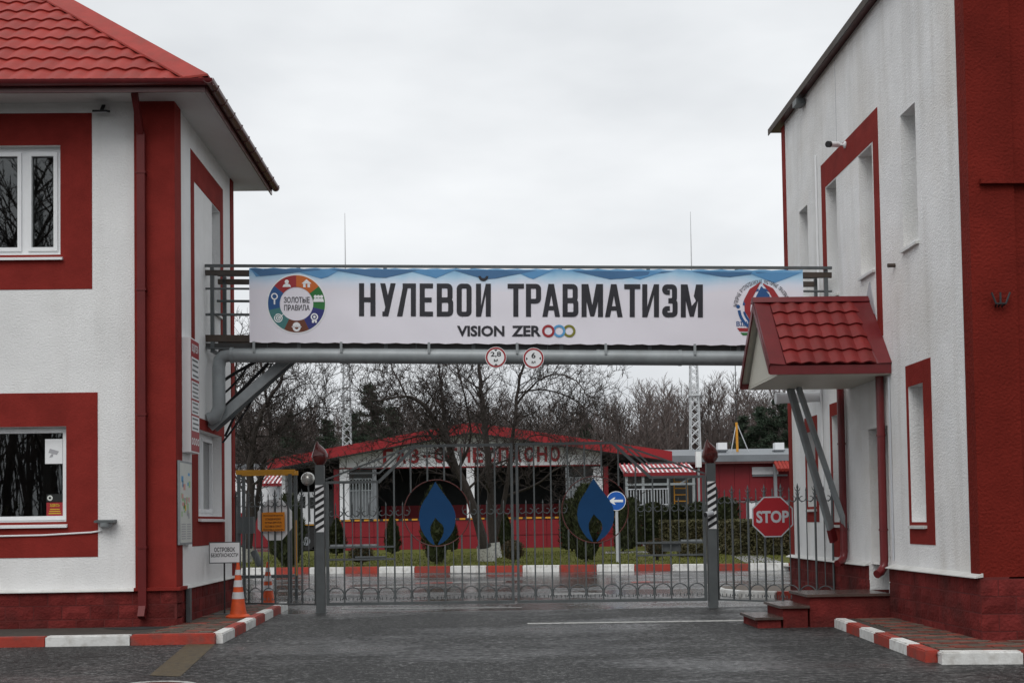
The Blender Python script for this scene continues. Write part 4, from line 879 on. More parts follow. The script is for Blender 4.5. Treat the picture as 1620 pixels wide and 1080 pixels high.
# wheel of golden rules
cu, cv = bp(469, 480.5); Ro, Ri = 46*s1, 27*s1
mb = MB(); disc(mb, BN, cu, cv, 48*s1, .001, 48, 45*s1); mb.build('wheel_rim', 'signwhite', bn)
seg = [('pr_orange', 90, 38), ('pr_green', 38, -12), ('pr_navy', -12, -64), ('pr_brown', -64, -116), ('pr_teal', -116, -167), ('pr_blue', -167, -219), ('pr_red', -219, -270)]
for (m_, a0, a1) in seg:
    mb = MB(); disc(mb, BN, cu, cv, Ro, .002, 10, Ri, R(a0), R(a1)); mb.build('wheel_segment', m_, bn)
mb = MB(); k3 = .0032
def ic(a, r_=36.5): return cu+r_*s1*math.cos(R(a)), cv+r_*s1*math.sin(R(a))
if mb.v: mb.build('wheel_icon', 'signwhite', bn)
mb = MB(); x, y = ic(115); disc(mb, BN, x, y+2.5*s1, 3.4*s1, k3, 14); poly(mb, BN, [(x-7*s1, y-6*s1), (x+7*s1, y-6*s1), (x+5*s1, y-2*s1), (x+1.5*s1, y-.5*s1), (x-1.5*s1, y-.5*s1), (x-5*s1, y-2*s1)], k3)
if mb.v: mb.build('wheel_icon', 'signwhite', bn)
mb = MB(); x, y = ic(63); poly(mb, BN, [(x-8*s1, y), (x+8*s1, y), (x, y+7*s1)], k3); mb.add([BN(x+a*s1, y+b*s1, k3) for a, b in ((-5.5, -6), (-1.5, -6), (-1.5, -.3), (-5.5, -.3), (1.5, -6), (5.5, -6), (5.5, -.3), (1.5, -.3))], [(0, 1, 2, 3), (4, 5, 6, 7)])
if mb.v: mb.build('wheel_icon', 'signwhite', bn)
mb = MB(); x, y = ic(13)
for dx in (-5, 0, 5): disc(mb, BN, x+dx*s1, y+3.5*s1, 2.6*s1, k3+.0003*(dx+5), 12); poly(mb, BN, [(x+(dx-4)*s1, y-5*s1), (x+(dx+4)*s1, y-5*s1), (x+(dx+2.5)*s1, y+.6*s1), (x+(dx-2.5)*s1, y+.6*s1)], k3+.0003*(dx+5)+.0002)
if mb.v: mb.build('wheel_icon', 'signwhite', bn)
mb = MB(); x, y = ic(-38); disc(mb, BN, x, y+1.5*s1, 6*s1, k3, 18, 4*s1); disc(mb, BN, x, y+1.5*s1, 2.2*s1, k3, 8); poly(mb, BN, [(x-4*s1, y-8*s1), (x-1*s1, y-8*s1), (x, y-4.7*s1), (x-4*s1, y-3.9*s1)], k3); poly(mb, BN, [(x+4*s1, y-8*s1), (x+1*s1, y-8*s1), (x+.2*s1, y-4.7*s1), (x+4*s1, y-3.9*s1)], k3)
if mb.v: mb.build('wheel_icon', 'signwhite', bn)
mb = MB(); x, y = ic(-90); disc(mb, BN, x, y+.5*s1, 6.4*s1, k3, 14, 0.5*s1, 0, math.pi); poly(mb, BN, [(x-8*s1, y-1*s1), (x+8*s1, y-1*s1), (x+8*s1, y+.2*s1), (x-8*s1, y+.2*s1)], k3)
disc(mb, BN, x, y-1.5*s1, 6.5*s1, k3, 10, 3*s1, math.pi, 2*math.pi)
if mb.v: mb.build('wheel_icon', 'signwhite', bn)
mb = MB(); x, y = ic(-141); disc(mb, BN, x-1*s1, y, 7*s1, k3, 20, 5.4*s1); disc(mb, BN, x-1*s1, y, 4*s1, k3, 16, 2.5*s1); disc(mb, BN, x-1*s1, y, 1.3*s1, k3, 10); poly(mb, BN, [(x-.5*s1, y+.4*s1), (x+.5*s1, y-.4*s1), (x+9*s1, y+7*s1), (x+8*s1, y+8*s1)], k3+.0004)
if mb.v: mb.build('wheel_icon', 'signwhite', bn)
mb = MB(); x, y = ic(166); disc(mb, BN, x, y+3*s1, 5.5*s1, k3, 18, 3.6*s1); poly(mb, BN, [(x-1.2*s1, y-10*s1), (x+1.2*s1, y-10*s1), (x+1.2*s1, y-2.6*s1), (x-1.2*s1, y-2.6*s1)], k3)
mb.build('wheel_icon', 'signwhite', bn)
mb = MB(); btext(mb, 'ЗОЛОТЫЕ', 449, 490, 469.5, 479, .002, .014); btext(mb, 'ПРАВИЛА', 449.5, 490, 482, 491, .002, .014); mb.build('wheel_lettering', 'ink', bn)
# gas company emblem
cu, cv = bp(1206, 487)
def arc_text(mb, body, r_, a0, a1, h, w):
    n = len(body)
    for i, ch in enumerate(body):
        if ch == ' ': continue
        vs_, fs_, asp = text_mesh(ch, .01); a = R(a0+(a1-a0)*(i+.5)/n); cw = abs(R(a1-a0))*r_/n*.78
        er = Vector((math.cos(a), math.sin(a))); et = Vector((math.sin(a), -math.cos(a)))
        mb.add([BN(cu+er.x*(r_+h*(p[1]-.5))+et.x*cw*(p[0]-.5), cv+er.y*(r_+h*(p[1]-.5))+et.y*cw*(p[0]-.5), w) for p in vs_], fs_)
mb = MB(); arc_text(mb, 'ВЫТВОРЧАЕ РЭСПУБЛІКАНСКАЕ УНІТАРНАЕ ПРАДПРЫЕМСТВА', 42*s1, 178, 4, 6.2*s1, .002); mb.build('emblem_ring_text', 'ink', bn)
mb = MB(); disc(mb, BN, cu, cv, 39*s1, .002, 24, 34.5*s1, R(186), R(262)); disc(mb, BN, cu, cv, 39*s1, .002, 24, 34.5*s1, R(278), R(354))
disc(mb, BN, cu, cv, 31*s1, .002, 16, 27.5*s1, R(192), R(240)); disc(mb, BN, cu, cv, 31*s1, .002, 22, 27.5*s1, R(100), R(172)); disc(mb, BN, cu, cv, 31*s1, .002, 22, 27.5*s1, R(10), R(84)); disc(mb, BN, cu-38*s1, cv+2*s1, 3*s1, .0025, 14)
bstrip(mb, [(1204, 453), (1197, 467), (1191, 480), (1191, 494), (1196, 507)], [(1205, 453), (1217, 466), (1221, 480), (1219, 494), (1210, 507)], .0021); btext(mb, 'ВІЦЕБСКАБЛГАЗ', 1165, 1248, 508, 517, .003, .02); mb.build('emblem_blue', 'pr_blue', bn)
mb = MB()
bstrip(mb, [(1203, 446), (1186, 457), (1177, 474), (1178, 492), (1187, 507)], [(1203, 447.5), (1195, 462), (1188, 476), (1187, 491), (1190, 506)], .003); bstrip(mb, [(1207, 448), (1223, 456), (1233, 471), (1236, 488)], [(1207, 450), (1216, 461), (1224, 475), (1228, 488)], .003)
bstrip(mb, [(1166, 518.5), (1180, 518.5), (1206, 518.5), (1230, 518.5), (1247, 518.5)], [(1170, 524), (1182, 524), (1206, 524), (1229, 524), (1243, 524)], .003); mb.build('emblem_red', 'pr_red', bn)
mb = MB(); bstrip(mb, [(1171, 526), (1190, 526), (1220, 526), (1242, 526)], [(1175, 530), (1191, 530), (1220, 530), (1238, 530)], .003); mb.build('emblem_green', 'pr_green', bn)
# round limit signs
def limit_sign(px, py, lines, kind, label):
    c = plane_uv(px, py, BA, BB, .12); m0 = _bl; o = empty('height_limit_sign' if kind == 'h' else 'width_limit_sign', m0(c[0], c[1], .12), label, 'road sign', 'round limit signs under the banner'); mm = lambda u, v, w: m0(c[0]+u, c[1]+v, .12+w)
    mb = MB(); n = 36; mb.prism(mm, [(.168*math.cos(2*math.pi*k/n), .168*math.sin(2*math.pi*k/n)) for k in range(n)], -.02, 0); mb.build('plate', 'signwhite', o)
    mb = MB(); disc(mb, mm, 0, 0, .160, .002, 36, .133); mb.build('border', 'pr_red', o)
    mb = MB()
    for (tx, ua, va, ub_, vb) in lines: put_text(mb, mm, tx, ua, va, ub_, vb, .002, .022)
    if kind == 'h':
        poly(mb, mm, [(-.028, .125), (.028, .125), (0, .095)], .002); poly(mb, mm, [(-.028, -.128), (.028, -.128), (0, -.098)], .002)
    else:
        poly(mb, mm, [(-.118, .02), (-.118, -.03), (-.088, -.005)], .002); poly(mb, mm, [(.118, .02), (.118, -.03), (.088, -.005)], .002)
    mb.build('lettering', 'black', o)
    MB().mbox(mm, -.015, .015, -.1, .12, -.05, -.022).build('bracket', 'iron', o)
limit_sign(784.5, 565, [('2,8', -.083, .0, .083, .088), ('м', -.032, -.075, .032, -.028)], 'h', 'round white height limit sign reading 2,8 м')
limit_sign(844, 566.5, [('6', -.033, .0, .033, .09), ('м', -.03, -.085, .03, -.045)], 'w', 'round white width limit sign reading 6 м')

# ------------------------------------------------------------------ gate
gpl, gpr = pt(507, 850, 21.2), pt(1126, 850, 20.8)
def post(p, label, pz):
    o = empty('gate_post', (p.x, p.y, 0), label, 'gate post', 'posts of the double gate'); hw = .075
    MB().box(p.x-hw, p.y-hw, 0, p.x+hw, p.y+hw, pz).build('shaft', 'iron', o)
    z0, z1 = .0, .0
    z0 = pt(507, 841, p.y).z if p.x < 0 else pt(1124, 836, p.y).z; z1 = z0+.80
    pn = MB().box(p.x-hw+.003, p.y-hw-.006, z0, p.x+hw-.003, p.y-hw-.001, z1).build('warning_panel', 'signwhite', o)
    mm = FRONT(p.y-hw-.006); n = 7; st_ = .80/n
    for k in range(n):
        za = z0+k*st_; pts = [(p.x-hw+.003, za-.0), (p.x+hw-.003, za+.085), (p.x+hw-.003, min(za+.085+.058, z1)), (p.x-hw+.003, min(za+.058, z1))]
        if za+.085 < z1: MB().prism(mm, pts, .001, .003).build('stripe', 'black', pn)
    pts = [(0, 0, 0), (0, 0, .04), (0, 0, .10), (.0, 0, .17), (-.012, 0, .24), (-.03, 0, .30), (-.045, 0, .36), (-.04, 0, .41)]
    MB().tube([Vector((p.x, p.y, pz))+Vector(q) for q in pts], [.06, .10, .135, .14, .115, .075, .035, .005], 16).build('flame_finial', 'finial', o, smooth=True)
    mb = MB(); c_ = Vector((p.x, p.y, pz)); mb.hexa([c_+Vector(q) for q in ((-.09, -.145, .15), (.10, -.145, .17), (.09, -.10, .16), (-.08, -.10, .14), (-.06, -.13, .27), (.03, -.135, .22), (.03, -.09, .22), (-.05, -.09, .26))]); mb.build('finial_tongue', 'finial', o)
    MB().box(p.x-.10, p.y-.10, 0, p.x+.10, p.y+.10, .012).build('base_plate', 'iron', o)
    return o
post(gpl, 'left grey gate post with striped panel and dark red flame finial', 2.52)
post(gpr, 'right grey gate post with striped panel, camera and dark red flame finial', 2.44)
p = pt(1125, 812, gpr.y-.16); cc = empty('post_camera', p, 'small round white camera strapped to the right gate post', 'camera')
MB().tube([p+Vector((.02, .0, .01)), p+Vector((-.10, -.06, -.02))], .05, 12).build('body', 'signgrey', cc, smooth=True); MB().tube([p+Vector((-.10, -.06, -.02)), p+Vector((-.112, -.066, -.022))], .042, 12).build('lens', 'black', cc)
MB().box(p.x-.01, p.y, p.z-.03, p.x+.03, p.y+.09, p.z+.03).build('mount', 'iron', cc)
unit = {}
for nm, s_ in (('thick', .026), ('thin', .013)):
    me = MB().box(-s_/2, -s_/2, 0, s_/2, s_/2, 1).mesh('bar'); me.materials.append(M['iron']); unit[nm] = me
def ring_mesh(rad, r_=.009):
    mb = MB(); mb.tube([(rad*math.cos(R(-40+260*k/20)), 0, rad*math.sin(R(-40+260*k/20))) for k in range(21)], r_, 4)
    mb.tube([(-rad*.55, 0, -rad*.75), (-rad*.55, 0, -rad*.35)], r_*.8, 4); mb.tube([(rad*.55, 0, -rad*.75), (rad*.55, 0, -rad*.35)], r_*.8, 4); mb.tube([(0, 0, -rad*.75), (0, 0, -rad*.3)], r_*.8, 4)
    me = mb.mesh('ring'); me.materials.append(M['iron']); return me
def scroll_mesh(r_=.007):
    mb = MB()
    for s_ in (-1, 1):
        pts = [(s_*(.068-.066*(1-.5*k/12)*math.cos(R(-20+300*k/12))), 0, .05-.06*(1-.5*k/12)*math.sin(R(-20+300*k/12))) for k in range(13)]
        mb.tube([(s_*.004, 0, .17), (s_*.006, 0, .08)]+pts, r_, 4)
        mb.tube([(s_*.07, 0, -.012), (s_*.115, 0, .02), (s_*.132, 0, .09), (s_*.105, 0, .16)], [r_, r_, r_*.8, r_*.4], 4)
    mb.tube([(0, 0, .0), (0, 0, .15), (0, 0, .18), (0, 0, .24)], [.007, .007, .014, .001], 5)
    me = mb.mesh('scroll'); me.materials.append(M['iron']); return me
def spear_mesh():
    mb = MB(); mb.tube([(0, 0, -.02), (0, 0, .01), (0, 0, .04), (0, 0, .07), (0, 0, .14)], [.013, .022, .014, .022, .001], 6)
    for s_ in (-1, 1): mb.tube([(0, 0, .0), (s_*.04, 0, .03), (s_*.05, 0, .075)], [.008, .008, .002], 4)
    me = mb.mesh('spear_tip'); me.materials.append(M['iron']); return me
RING, SCROLL, SPEAR = ring_mesh(.125), scroll_mesh(), spear_mesh()
FO = [(402, 95), (372, 145), (345, 192), (318, 230), (298, 268), (286, 310), (282, 350), (286, 395), (297, 432), (318, 472), (345, 512), (368, 533), (387, 545)]
FI = [(391, 540), (380, 510), (368, 482), (362, 450), (363, 415), (378, 385), (400, 350), (425, 380), (448, 400), (459, 425), (458, 455), (446, 488), (428, 518), (416, 540)]
FO2 = [(420, 545), (450, 530), (480, 508), (510, 472), (530, 435), (541, 395), (545, 350), (541, 318), (530, 285), (508, 245), (470, 193), (435, 145)]
FLAME = [((x-410)/4.5/93.0, -(y-318)/4.5/93.0) for x, y in FO+FI+FO2]
def gate_leaf(name_label, A, B, flip, cpx, cpy):
    """A = hinge side ground point, B = meeting edge"""
    m = LINE(A, B) if not flip else LINE(B, A); L = math.hypot(B[0]-A[0], B[1]-A[1])
    U = (lambda s: s) if not flip else (lambda s: L-s)
    mm = lambda u, v, w: m(U(u), v, w); th = math.atan2(B[1]-A[1], B[0]-A[0]) if not flip else math.atan2(A[1]-B[1], A[0]-B[0])
    o = empty('gate_leaf', mm(0, 0, 0), name_label, 'gate', 'leaves of the iron gate')
    zb, z1, z2, s1_, s2_ = .14, 2.22, 2.82, .92, 1.56
    mb = MB(); mb.mbox(mm, 0, .05, zb-.02, z1+.02, -.025, .025).mbox(mm, L-.055, L-.012, zb-.02, z2, -.025, .025).mbox(mm, .05, L-.055, zb-.02, zb+.03, -.02, .02)
    mb.beam(mm(0, z1, 0), mm(s1_, z1, 0), .04, .045); mb.beam(mm(s1_-.01, z1-.01, 0), mm(s2_, z2, 0), .04, .05); mb.beam(mm(s2_-.02, z2-.002, 0), mm(L-.012, z2-.002, 0), .042, .045)
    mb.build('frame', 'iron', o)
    mb = MB(); mb.beam(mm(0, z1+.05, 0), mm(s2_-.05, z2+.0, -.002), .028, .03); mb.beam(mm(.38, z1+.15, .002), mm(s1_+.02, z1+.15, .002), .026, .028); mb.beam(mm(s1_, z1+.14, .001), mm(s2_-.17, z2-.04, .001), .026, .028); mb.beam(mm(.60, z1+.24, -.002), mm(s1_+.04, z1+.245, -.002), .022, .024); mb.beam(mm(s1_+.03, z1+.24, -.003), mm(s2_-.3, z2-.06, -.003), .022, .024)
    mb.build('top_scrollwork', 'iron', o)
    uc, vc = plane_uv(cpx, cpy, A, B) if not flip else plane_uv(cpx, cpy, B, A)
    if flip: uc = L-uc
    CR = .565
    def topz(u):
        if u < s1_: return z1
        if u < s2_: return z1+(z2-z1)*(u-s1_)/(s2_-s1_)
        return z2
    n = 11; sp3 = (L-.06)/n
    def put(nm, u, za, zb_):
        if zb_-za > .03: piece(unit[nm], 'bar', o, mm(u, za, 0), (0, 0, th), (1, 1, zb_-za))
    for k in range(n):
        ut = .025+k*sp3; un = ut+sp3/2; mid = abs(un-uc) < CR-.03
        if k > 0:
            if abs(ut-uc) < CR:
                dz = math.sqrt(CR**2-(ut-uc)**2); put('thick', ut, zb+.03, vc-dz); put('thick', ut, vc+dz, topz(ut))
            else: put('thick', ut, zb+.03, topz(ut))
        piece(RING, 'ring', o, mm(un, zb+.155, 0), (0, 0, th), (sp3/.27, 1, 1))
        if abs(un-uc) < CR:
            dz = math.sqrt(CR**2-(un-uc)**2); put('thin', un, zb+.28, vc-dz)
        else:
            put('thin', un, zb+.28, 1.66); piece(SCROLL, 'scroll', o, mm(un, 1.64, 0), (0, 0, th))
    rail_s = 4*sp3+.035
    for z in (1.11, .90): MB().beam(mm(.05, z, .012), mm(rail_s, z, .012), .03, .032).build('lock_rail', 'iron', o)
    MB().mbox(mm, .06, .86 if not flip else .42, 1.12, 1.155, -.10, -.04).build('lock_beam', 'galv', o)
    if flip: MB().mbox(mm, .42, .74, .96, 1.13, -.10, -.04).build('lock_box', 'iron', o)
    else: MB().tube([mm(.50, .935, .02), mm(1.02, .935, .02)], .016, 6).build('bolt', 'iron', o)
    mb = MB(); mb.tube([mm(uc+CR*math.cos(2*math.pi*k/48), vc+CR*math.sin(2*math.pi*k/48), 0) for k in range(48)], .010, 5, closed=True); mb.build('emblem_ring', 'ring', o)
    f2 = [(p[0] if not flip else -p[0], p[1]) for p in FLAME]
    mb = MB(); mb.prism(lambda u, v, w: mm(uc+u, vc+v, w), f2, -.006, .006); e_ = mb.build('flame_emblem', 'flame', o)
mid = (gpl+gpr)/2; dgt = (gpr-gpl).normalized(); mL = gpl+dgt*((pt(815, 830, 21.0)-gpl).dot(dgt))
gate_leaf('left leaf of the grey iron gate with blue flame emblem', gpl+dgt*.095, mL-dgt*.012, False, 691, 811)
gate_leaf('right leaf of the grey iron gate with blue flame emblem', gpr-dgt*.095, mL+dgt*.012, True, 941.5, 805.5)
def fence_panel(label, A, B, ht):
    m = LINE(A, B); L = math.hypot(B[0]-A[0], B[1]-A[1]); th = math.atan2(B[1]-A[1], B[0]-A[0]); o = empty('fence_panel', m(0, 0, 0), label, 'fence', 'iron fence beside the gate')
    n = max(3, round(L/.29)); s_ = L/n; zb = .14
    MB().beam(m(0, zb, 0), m(L, zb, 0), .03, .03).build('bottom_rail', 'iron', o)
    for k in range(n+1):
        u = s_*k; u = min(max(u, .01), L-.01); piece(unit['thick'], 'bar', o, m(u, zb, 0), (0, 0, th), (1, 1, ht-zb-.12)); piece(SPEAR, 'spear_tip', o, m(u, ht-.14, 0), (0, 0, th))
        if k < n:
            un = u+s_/2; piece(RING, 'ring', o, m(un, zb+.145, 0), (0, 0, th), (s_/.27, 1, 1)); piece(unit['thin'], 'bar', o, m(un, zb+.27, 0), (0, 0, th), (1, 1, ht-zb-.27-.24)); piece(SCROLL, 'scroll', o, m(un, ht-.30, 0), (0, 0, th), (s_/.29, 1, 1))
    return m
FL = ((XL+.05, 21.95), (gpl.x-.09, gpl.y+.05)); FR = ((gpr.x+.09, gpr.y), (XR-.05, 19.35))
fence_panel('short iron fence between the gatehouse and left gate post', *FL, 2.13)
fence_panel('short iron fence between the right gate post and white building', *FR, 2.06)
# drive box lamp beside the left post
p = pt(487, 757, 21.6); lo = empty('round_lamp', p, 'round silver lamp on the fence left of the gate post', 'lamp')
MB().lathe(p, [(.03, -.08), (.10, -.05), (.12, 0), (.10, .05), (.03, .085)], 18, Matrix.Rotation(R(80), 3, 'X')).build('shell', 'chrome', lo, smooth=True)
MB().tube([p+Vector((0, .02, -.1)), p+Vector((.02, .02, -.35)), p+Vector((.03, .0, -.75))], .013, 6).build('stem', 'iron', lo)
# octagons
def octagon(r_): return [(r_*math.cos(R(22.5+45*k)), r_*math.sin(R(22.5+45*k))) for k in range(8)]
u, v = plane_uv(433, 822, *FL); mF = LINE(*FL); mm = lambda a_, b_, w: mF(u+a_, v+b_, w-.03)
o = empty('octagonal_sign', mm(0, -.36, 0), 'plain grey octagonal sign back hung behind the left fence bars', 'sign')
MB().prism(mm, octagon(.385), -.004, 0).build('plate', 'octback', o); MB().mbox(mm, -.30, .30, .10, .13, -.02, -.005).build('bracket', 'iron', o)
mm2 = lambda a_, b_, w: mF(u+a_+.01, v+b_-.03, w+.03)
o = empty('orange_notice', mm2(0, -.16, 0), 'orange notice plate with black instructions for drivers on left fence', 'sign')
MB().mbox(mm2, -.235, .235, -.165, .165, -.004, 0).build('plate', 'orange', o)
for k, tx in enumerate(('УВАЖАЕМЫЙ ВОДИТЕЛЬ!', 'УСТАНОВИ МАШИНУ', 'ЗАГЛУШИ ДВИГАТЕЛЬ', 'ПОСТАВЬ НА ТОРМОЗ', 'ПОДГОТОВЬ К ДОСМОТРУ')):
    mb = MB(); hw = (.205, .165, .175, .17, .21)[k]; put_text(mb, mm2, tx, -hw, .108-.063*k-.018, hw, .108-.063*k+.018, .002, .018); mb.build('text_line', 'black', o)
u2, v2 = plane_uv(1220, 817, *FR); mR = LINE(*FR); mm3 = lambda a_, b_, w: mR(u2+a_, v2+b_, w+.03)
# the plate faces the road squarely
c3 = mm3(0, 0, 0); mm3 = lambda a_, b_, w: Vector((c3.x+a_*.99, c3.y-w-.16-a_*.12, c3.z+b_))
o = empty('stop_sign', (c3.x, c3.y-.16, c3.z-.35), 'red octagonal STOP sign on the fence beside the right gate post', 'stop sign')
MB().prism(mm3, octagon(.355), -.004, 0).build('plate', 'signgrey', o); MB().prism(mm3, octagon(.333), .001, .003).build('red_face', 'signred', o)
mb = MB(); put_text(mb, mm3, 'STOP', -.262, -.10, .262, .10, .005, .035); mb.build('lettering', 'signgrey', o)
MB().beam(mm3(0, .05, -.02), c3+Vector((0, .02, .05)), .03, .03).build('bracket', 'iron', o)
# island sign
p = ground(355.5, 981); o = empty('island_sign', (p.x, p.y, .1), 'white board reading ОСТРОВОК БЕЗОПАСНОСТИ on a thin black post', 'sign')
MB().tube([(p.x, p.y, .1), (p.x, p.y, 1.25)], .013, 6).build('post', 'black', o); MB().box(p.x-.16, p.y-.12, .1, p.x+.16, p.y+.12, .115).build('base', 'iron', o)
mI = lambda a_, b_, w: Vector((p.x+.01+a_, p.y-.02-w, 1.08+b_))
MB().mbox(mI, -.25, .25, -.17, .17, -.01, 0).build('frame', 'iron', o); MB().mbox(mI, -.235, .235, -.155, .155, .001, .003).build('board', 'signwhite', o)
mb = MB(); put_text(mb, mI, 'ОСТРОВОК', -.165, .012, .165, .085, .005, .022); put_text(mb, mI, 'БЕЗОПАСНОСТИ', -.215, -.07, .215, -.008, .005, .022); mb.build('lettering', 'black', o)
# cones
def cone(px, py, h, label, z):
    p = ground(px, py, z); o = empty('traffic_cone', (p.x, p.y, z), label, 'traffic cone', 'traffic cones by the fence'); p = Vector((p.x, p.y, z))
    MB().lathe(p, [(.19, 0), (.195, .02), (.16, .045), (.13, .055), (.122, .10)], 18).build('base', 'cone', o, smooth=True)
    rad = lambda t_: .125-(.125-.022)*t_
    b_ = [0.0, .30, .43, .53, .66, .76, .86, 1.0]
    for k in range(7):
        z0, z1 = .05+(h-.05)*b_[k], .05+(h-.05)*b_[k+1]; w_ = k % 2 == 1 and k < 6
        MB().lathe(p, [(rad(b_[k])+(.002 if w_ else 0), z0), (rad(b_[k+1])+(.002 if w_ else 0), z1)], 18).build('white_band' if w_ else 'cone_band', 'conew' if w_ else 'cone', o, smooth=True)
cone(377, 976, .84, 'nearer orange and white striped traffic cone beside the island sign', .1)
cone(424, 957, .80, 'farther orange and white striped traffic cone behind the fence bars', .03)
# inspection frame behind the left fence
Yk = 24.4
o = empty('inspection_frame', (pt(420, 900, Yk).x, Yk, 0), 'grey tube frame with amber top beam behind the left fence', 'frame')
xa, xb = pt(378, 800, Yk).x, pt(459, 800, Yk).x; zt = pt(420, 746, Yk).z
for (x, y) in ((xa, Yk), (xb, Yk), (xb+.02, Yk+.6), (xa-.02, Yk+.6)): MB().box(x-.03, y-.03, 0, x+.03, y+.03, zt-.05).build('upright', 'iron', o)
MB().box(xa-.05, Yk-.04, zt-.05, xb+.10, Yk+.04, zt+.04).build('top_beam', 'yellow', o); MB().box(xa-.05, Yk+.56, zt-.05, xb+.07, Yk+.64, zt+.04).build('top_beam', 'yellow', o)
MB().box(xa, Yk-.02, .47, xb, Yk+.02, .53).build('lower_rail', 'iron', o); MB().beam((xb, Yk, .5), (xb+.02, Yk+.6, .5), .04, .05).build('lower_rail', 'iron', o)
MB().box(xb+.05, Yk+.2, .5, xb+.09, Yk+.26, 1.6).build('side_plate', 'yellow', o)
MB().box(xa-.05, Yk-.1, 1.35, xa+.3, Yk+.1, 1.68).build('control_box', 'iron', o)
MB().tube([(xa+.28, Yk, 1.0), (xa+.42, Yk-.05, .72)], .07, 10).build('hanging_lamp', 'iron', o, smooth=True)
# ------------------------------------------------------------------ workshop behind the lawn
YB = 72.0
def B(px, py, Y=YB): return pt(px, py, Y)
wk = empty('workshop', (B(745, 866).x, YB+6, 0), 'long low workshop with bright red gable roof and Cyrillic flammable gas lettering', 'building')
pk, eL, eR = B(745, 671), B(429, 729), B(1058, 716)
xr = pk.x; zpk = pk.z; zl, zr = eL.z, eR.z
for (x0, z0, x1, z1, nm) in ((eL.x, zl, xr, zpk, 'roof_slope'), (eR.x, zr, xr, zpk, 'roof_slope')):
    MB().hexa([(x0, YB-1.2, z0-.08), (x1, YB-1.2, z1-.08), (x1, YB+14, z1-.08), (x0, YB+14, z0-.08), (x0, YB-1.2, z0), (x1, YB-1.2, z1), (x1, YB+14, z1), (x0, YB+14, z0)]).build(nm, 'bgredroof', wk)
    MB().hexa([(x0, YB-1.28, z0-.55), (x1, YB-1.28, z1-.55), (x1, YB-1.205, z1-.55), (x0, YB-1.205, z0-.55), (x0, YB-1.28, z0+.02), (x1, YB-1.28, z1+.02), (x1, YB-1.205, z1+.02), (x0, YB-1.205, z0+.02)]).build('fascia', 'bgredroof', wk)
    MB().hexa([(x0, YB-1.2, z0-.54), (x1, YB-1.2, z1-.54), (x1, YB+6, z1-.54), (x0, YB+6, z0-.54), (x0, YB-1.2, z0-.5), (x1, YB-1.2, z1-.5), (x1, YB+6, z1-.5), (x0, YB+6, z0-.5)]).build('soffit', 'bggrey', wk)
bL, bR = B(537, 738), B(952, 735); zb = B(745, 737).z
def roofz(x): return zl+(zpk-zl)*(x-eL.x)/(xr-eL.x) if x < xr else zr+(zpk-zr)*(eR.x-x)/(eR.x-xr)
gb = MB().prism(FRONT(YB), [(bL.x, zb), (bR.x, zb), (bR.x, roofz(bR.x)-.56), (xr, zpk-.56), (bL.x, roofz(bL.x)-.56)], -.2, 0).build('gable_board', 'bgwhite', wk)
MB().mbox(FRONT(YB), bL.x, bR.x, zb-.07, zb, -.2, .01).build('board_trim', 'bgredroof', gb)
n = 15
for k in range(1, n): 
    x = bL.x+(bR.x-bL.x)*k/n; MB().mbox(FRONT(YB), x-.012, x+.012, zb+.02, roofz(x)-.6, .001, .012).build('board_joint', 'pr_grey', gb)
lt = B(604, 733); rt = B(888, 729); body = 'ГАЗ-ОГНЕОПАСНО'; n = len(body); stp = (rt.x-lt.x)/n
mb = MB()
for i, ch in enumerate(body):
    w0 = lt.x+stp*i+stp*.1; w1 = lt.x+stp*(i+1)-stp*.1; z0 = B(745, 731.5).z; h_ = .88
    if ch == '-': mb.mbox(FRONT(YB), w0+.08, w1-.08, z0+h_*.38, z0+h_*.55, .02, .05)
    else:
        f_ = FRONT(YB); vs_, fs_, asp = text_mesh(ch, .04); b0 = len(mb.v)
        mb.add([f_(w0+(w1-w0)*p[0], z0+h_*p[1], .05) for p in vs_], fs_)
mb.build('lettering', 'pr_red', gb)
# recess: back wall, columns, grilles
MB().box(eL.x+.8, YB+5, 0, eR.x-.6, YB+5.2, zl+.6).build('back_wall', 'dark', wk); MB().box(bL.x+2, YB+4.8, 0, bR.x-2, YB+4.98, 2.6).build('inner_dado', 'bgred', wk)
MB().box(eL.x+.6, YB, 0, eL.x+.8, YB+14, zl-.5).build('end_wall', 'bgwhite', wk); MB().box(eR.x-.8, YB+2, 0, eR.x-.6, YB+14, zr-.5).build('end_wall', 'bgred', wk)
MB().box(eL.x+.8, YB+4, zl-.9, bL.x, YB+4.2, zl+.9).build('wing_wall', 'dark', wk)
def vbar(px0, px1, py0, py1, m_, nm, par=wk, Y=YB-.1, dep=.25):
    a_ = B(px0, py1, Y); b_ = B(px1, py0, Y); return MB().box(a_.x, Y, a_.z, b_.x, Y+dep, b_.z).build(nm, m_, par)
vbar(538, 552, 742, 824, 'bgwhite', 'column', dep=.5); vbar(589, 595, 742, 824, 'bggrey', 'column'); vbar(739, 750, 740, 824, 'bgwhite', 'column', dep=.4)
vbar(938, 953, 738, 824, 'bgwhite', 'column', dep=.5); vbar(896, 900, 738, 824, 'bggrey', 'column'); vbar(529, 536, 742, 866, 'bgred', 'column'); vbar(957, 962, 737, 866, 'bgred', 'column')
vbar(553, 589, 742, 768, 'dark', 'lintel_panel', dep=.05); vbar(902, 938, 740, 752, 'dark', 'lintel_panel', dep=.05)
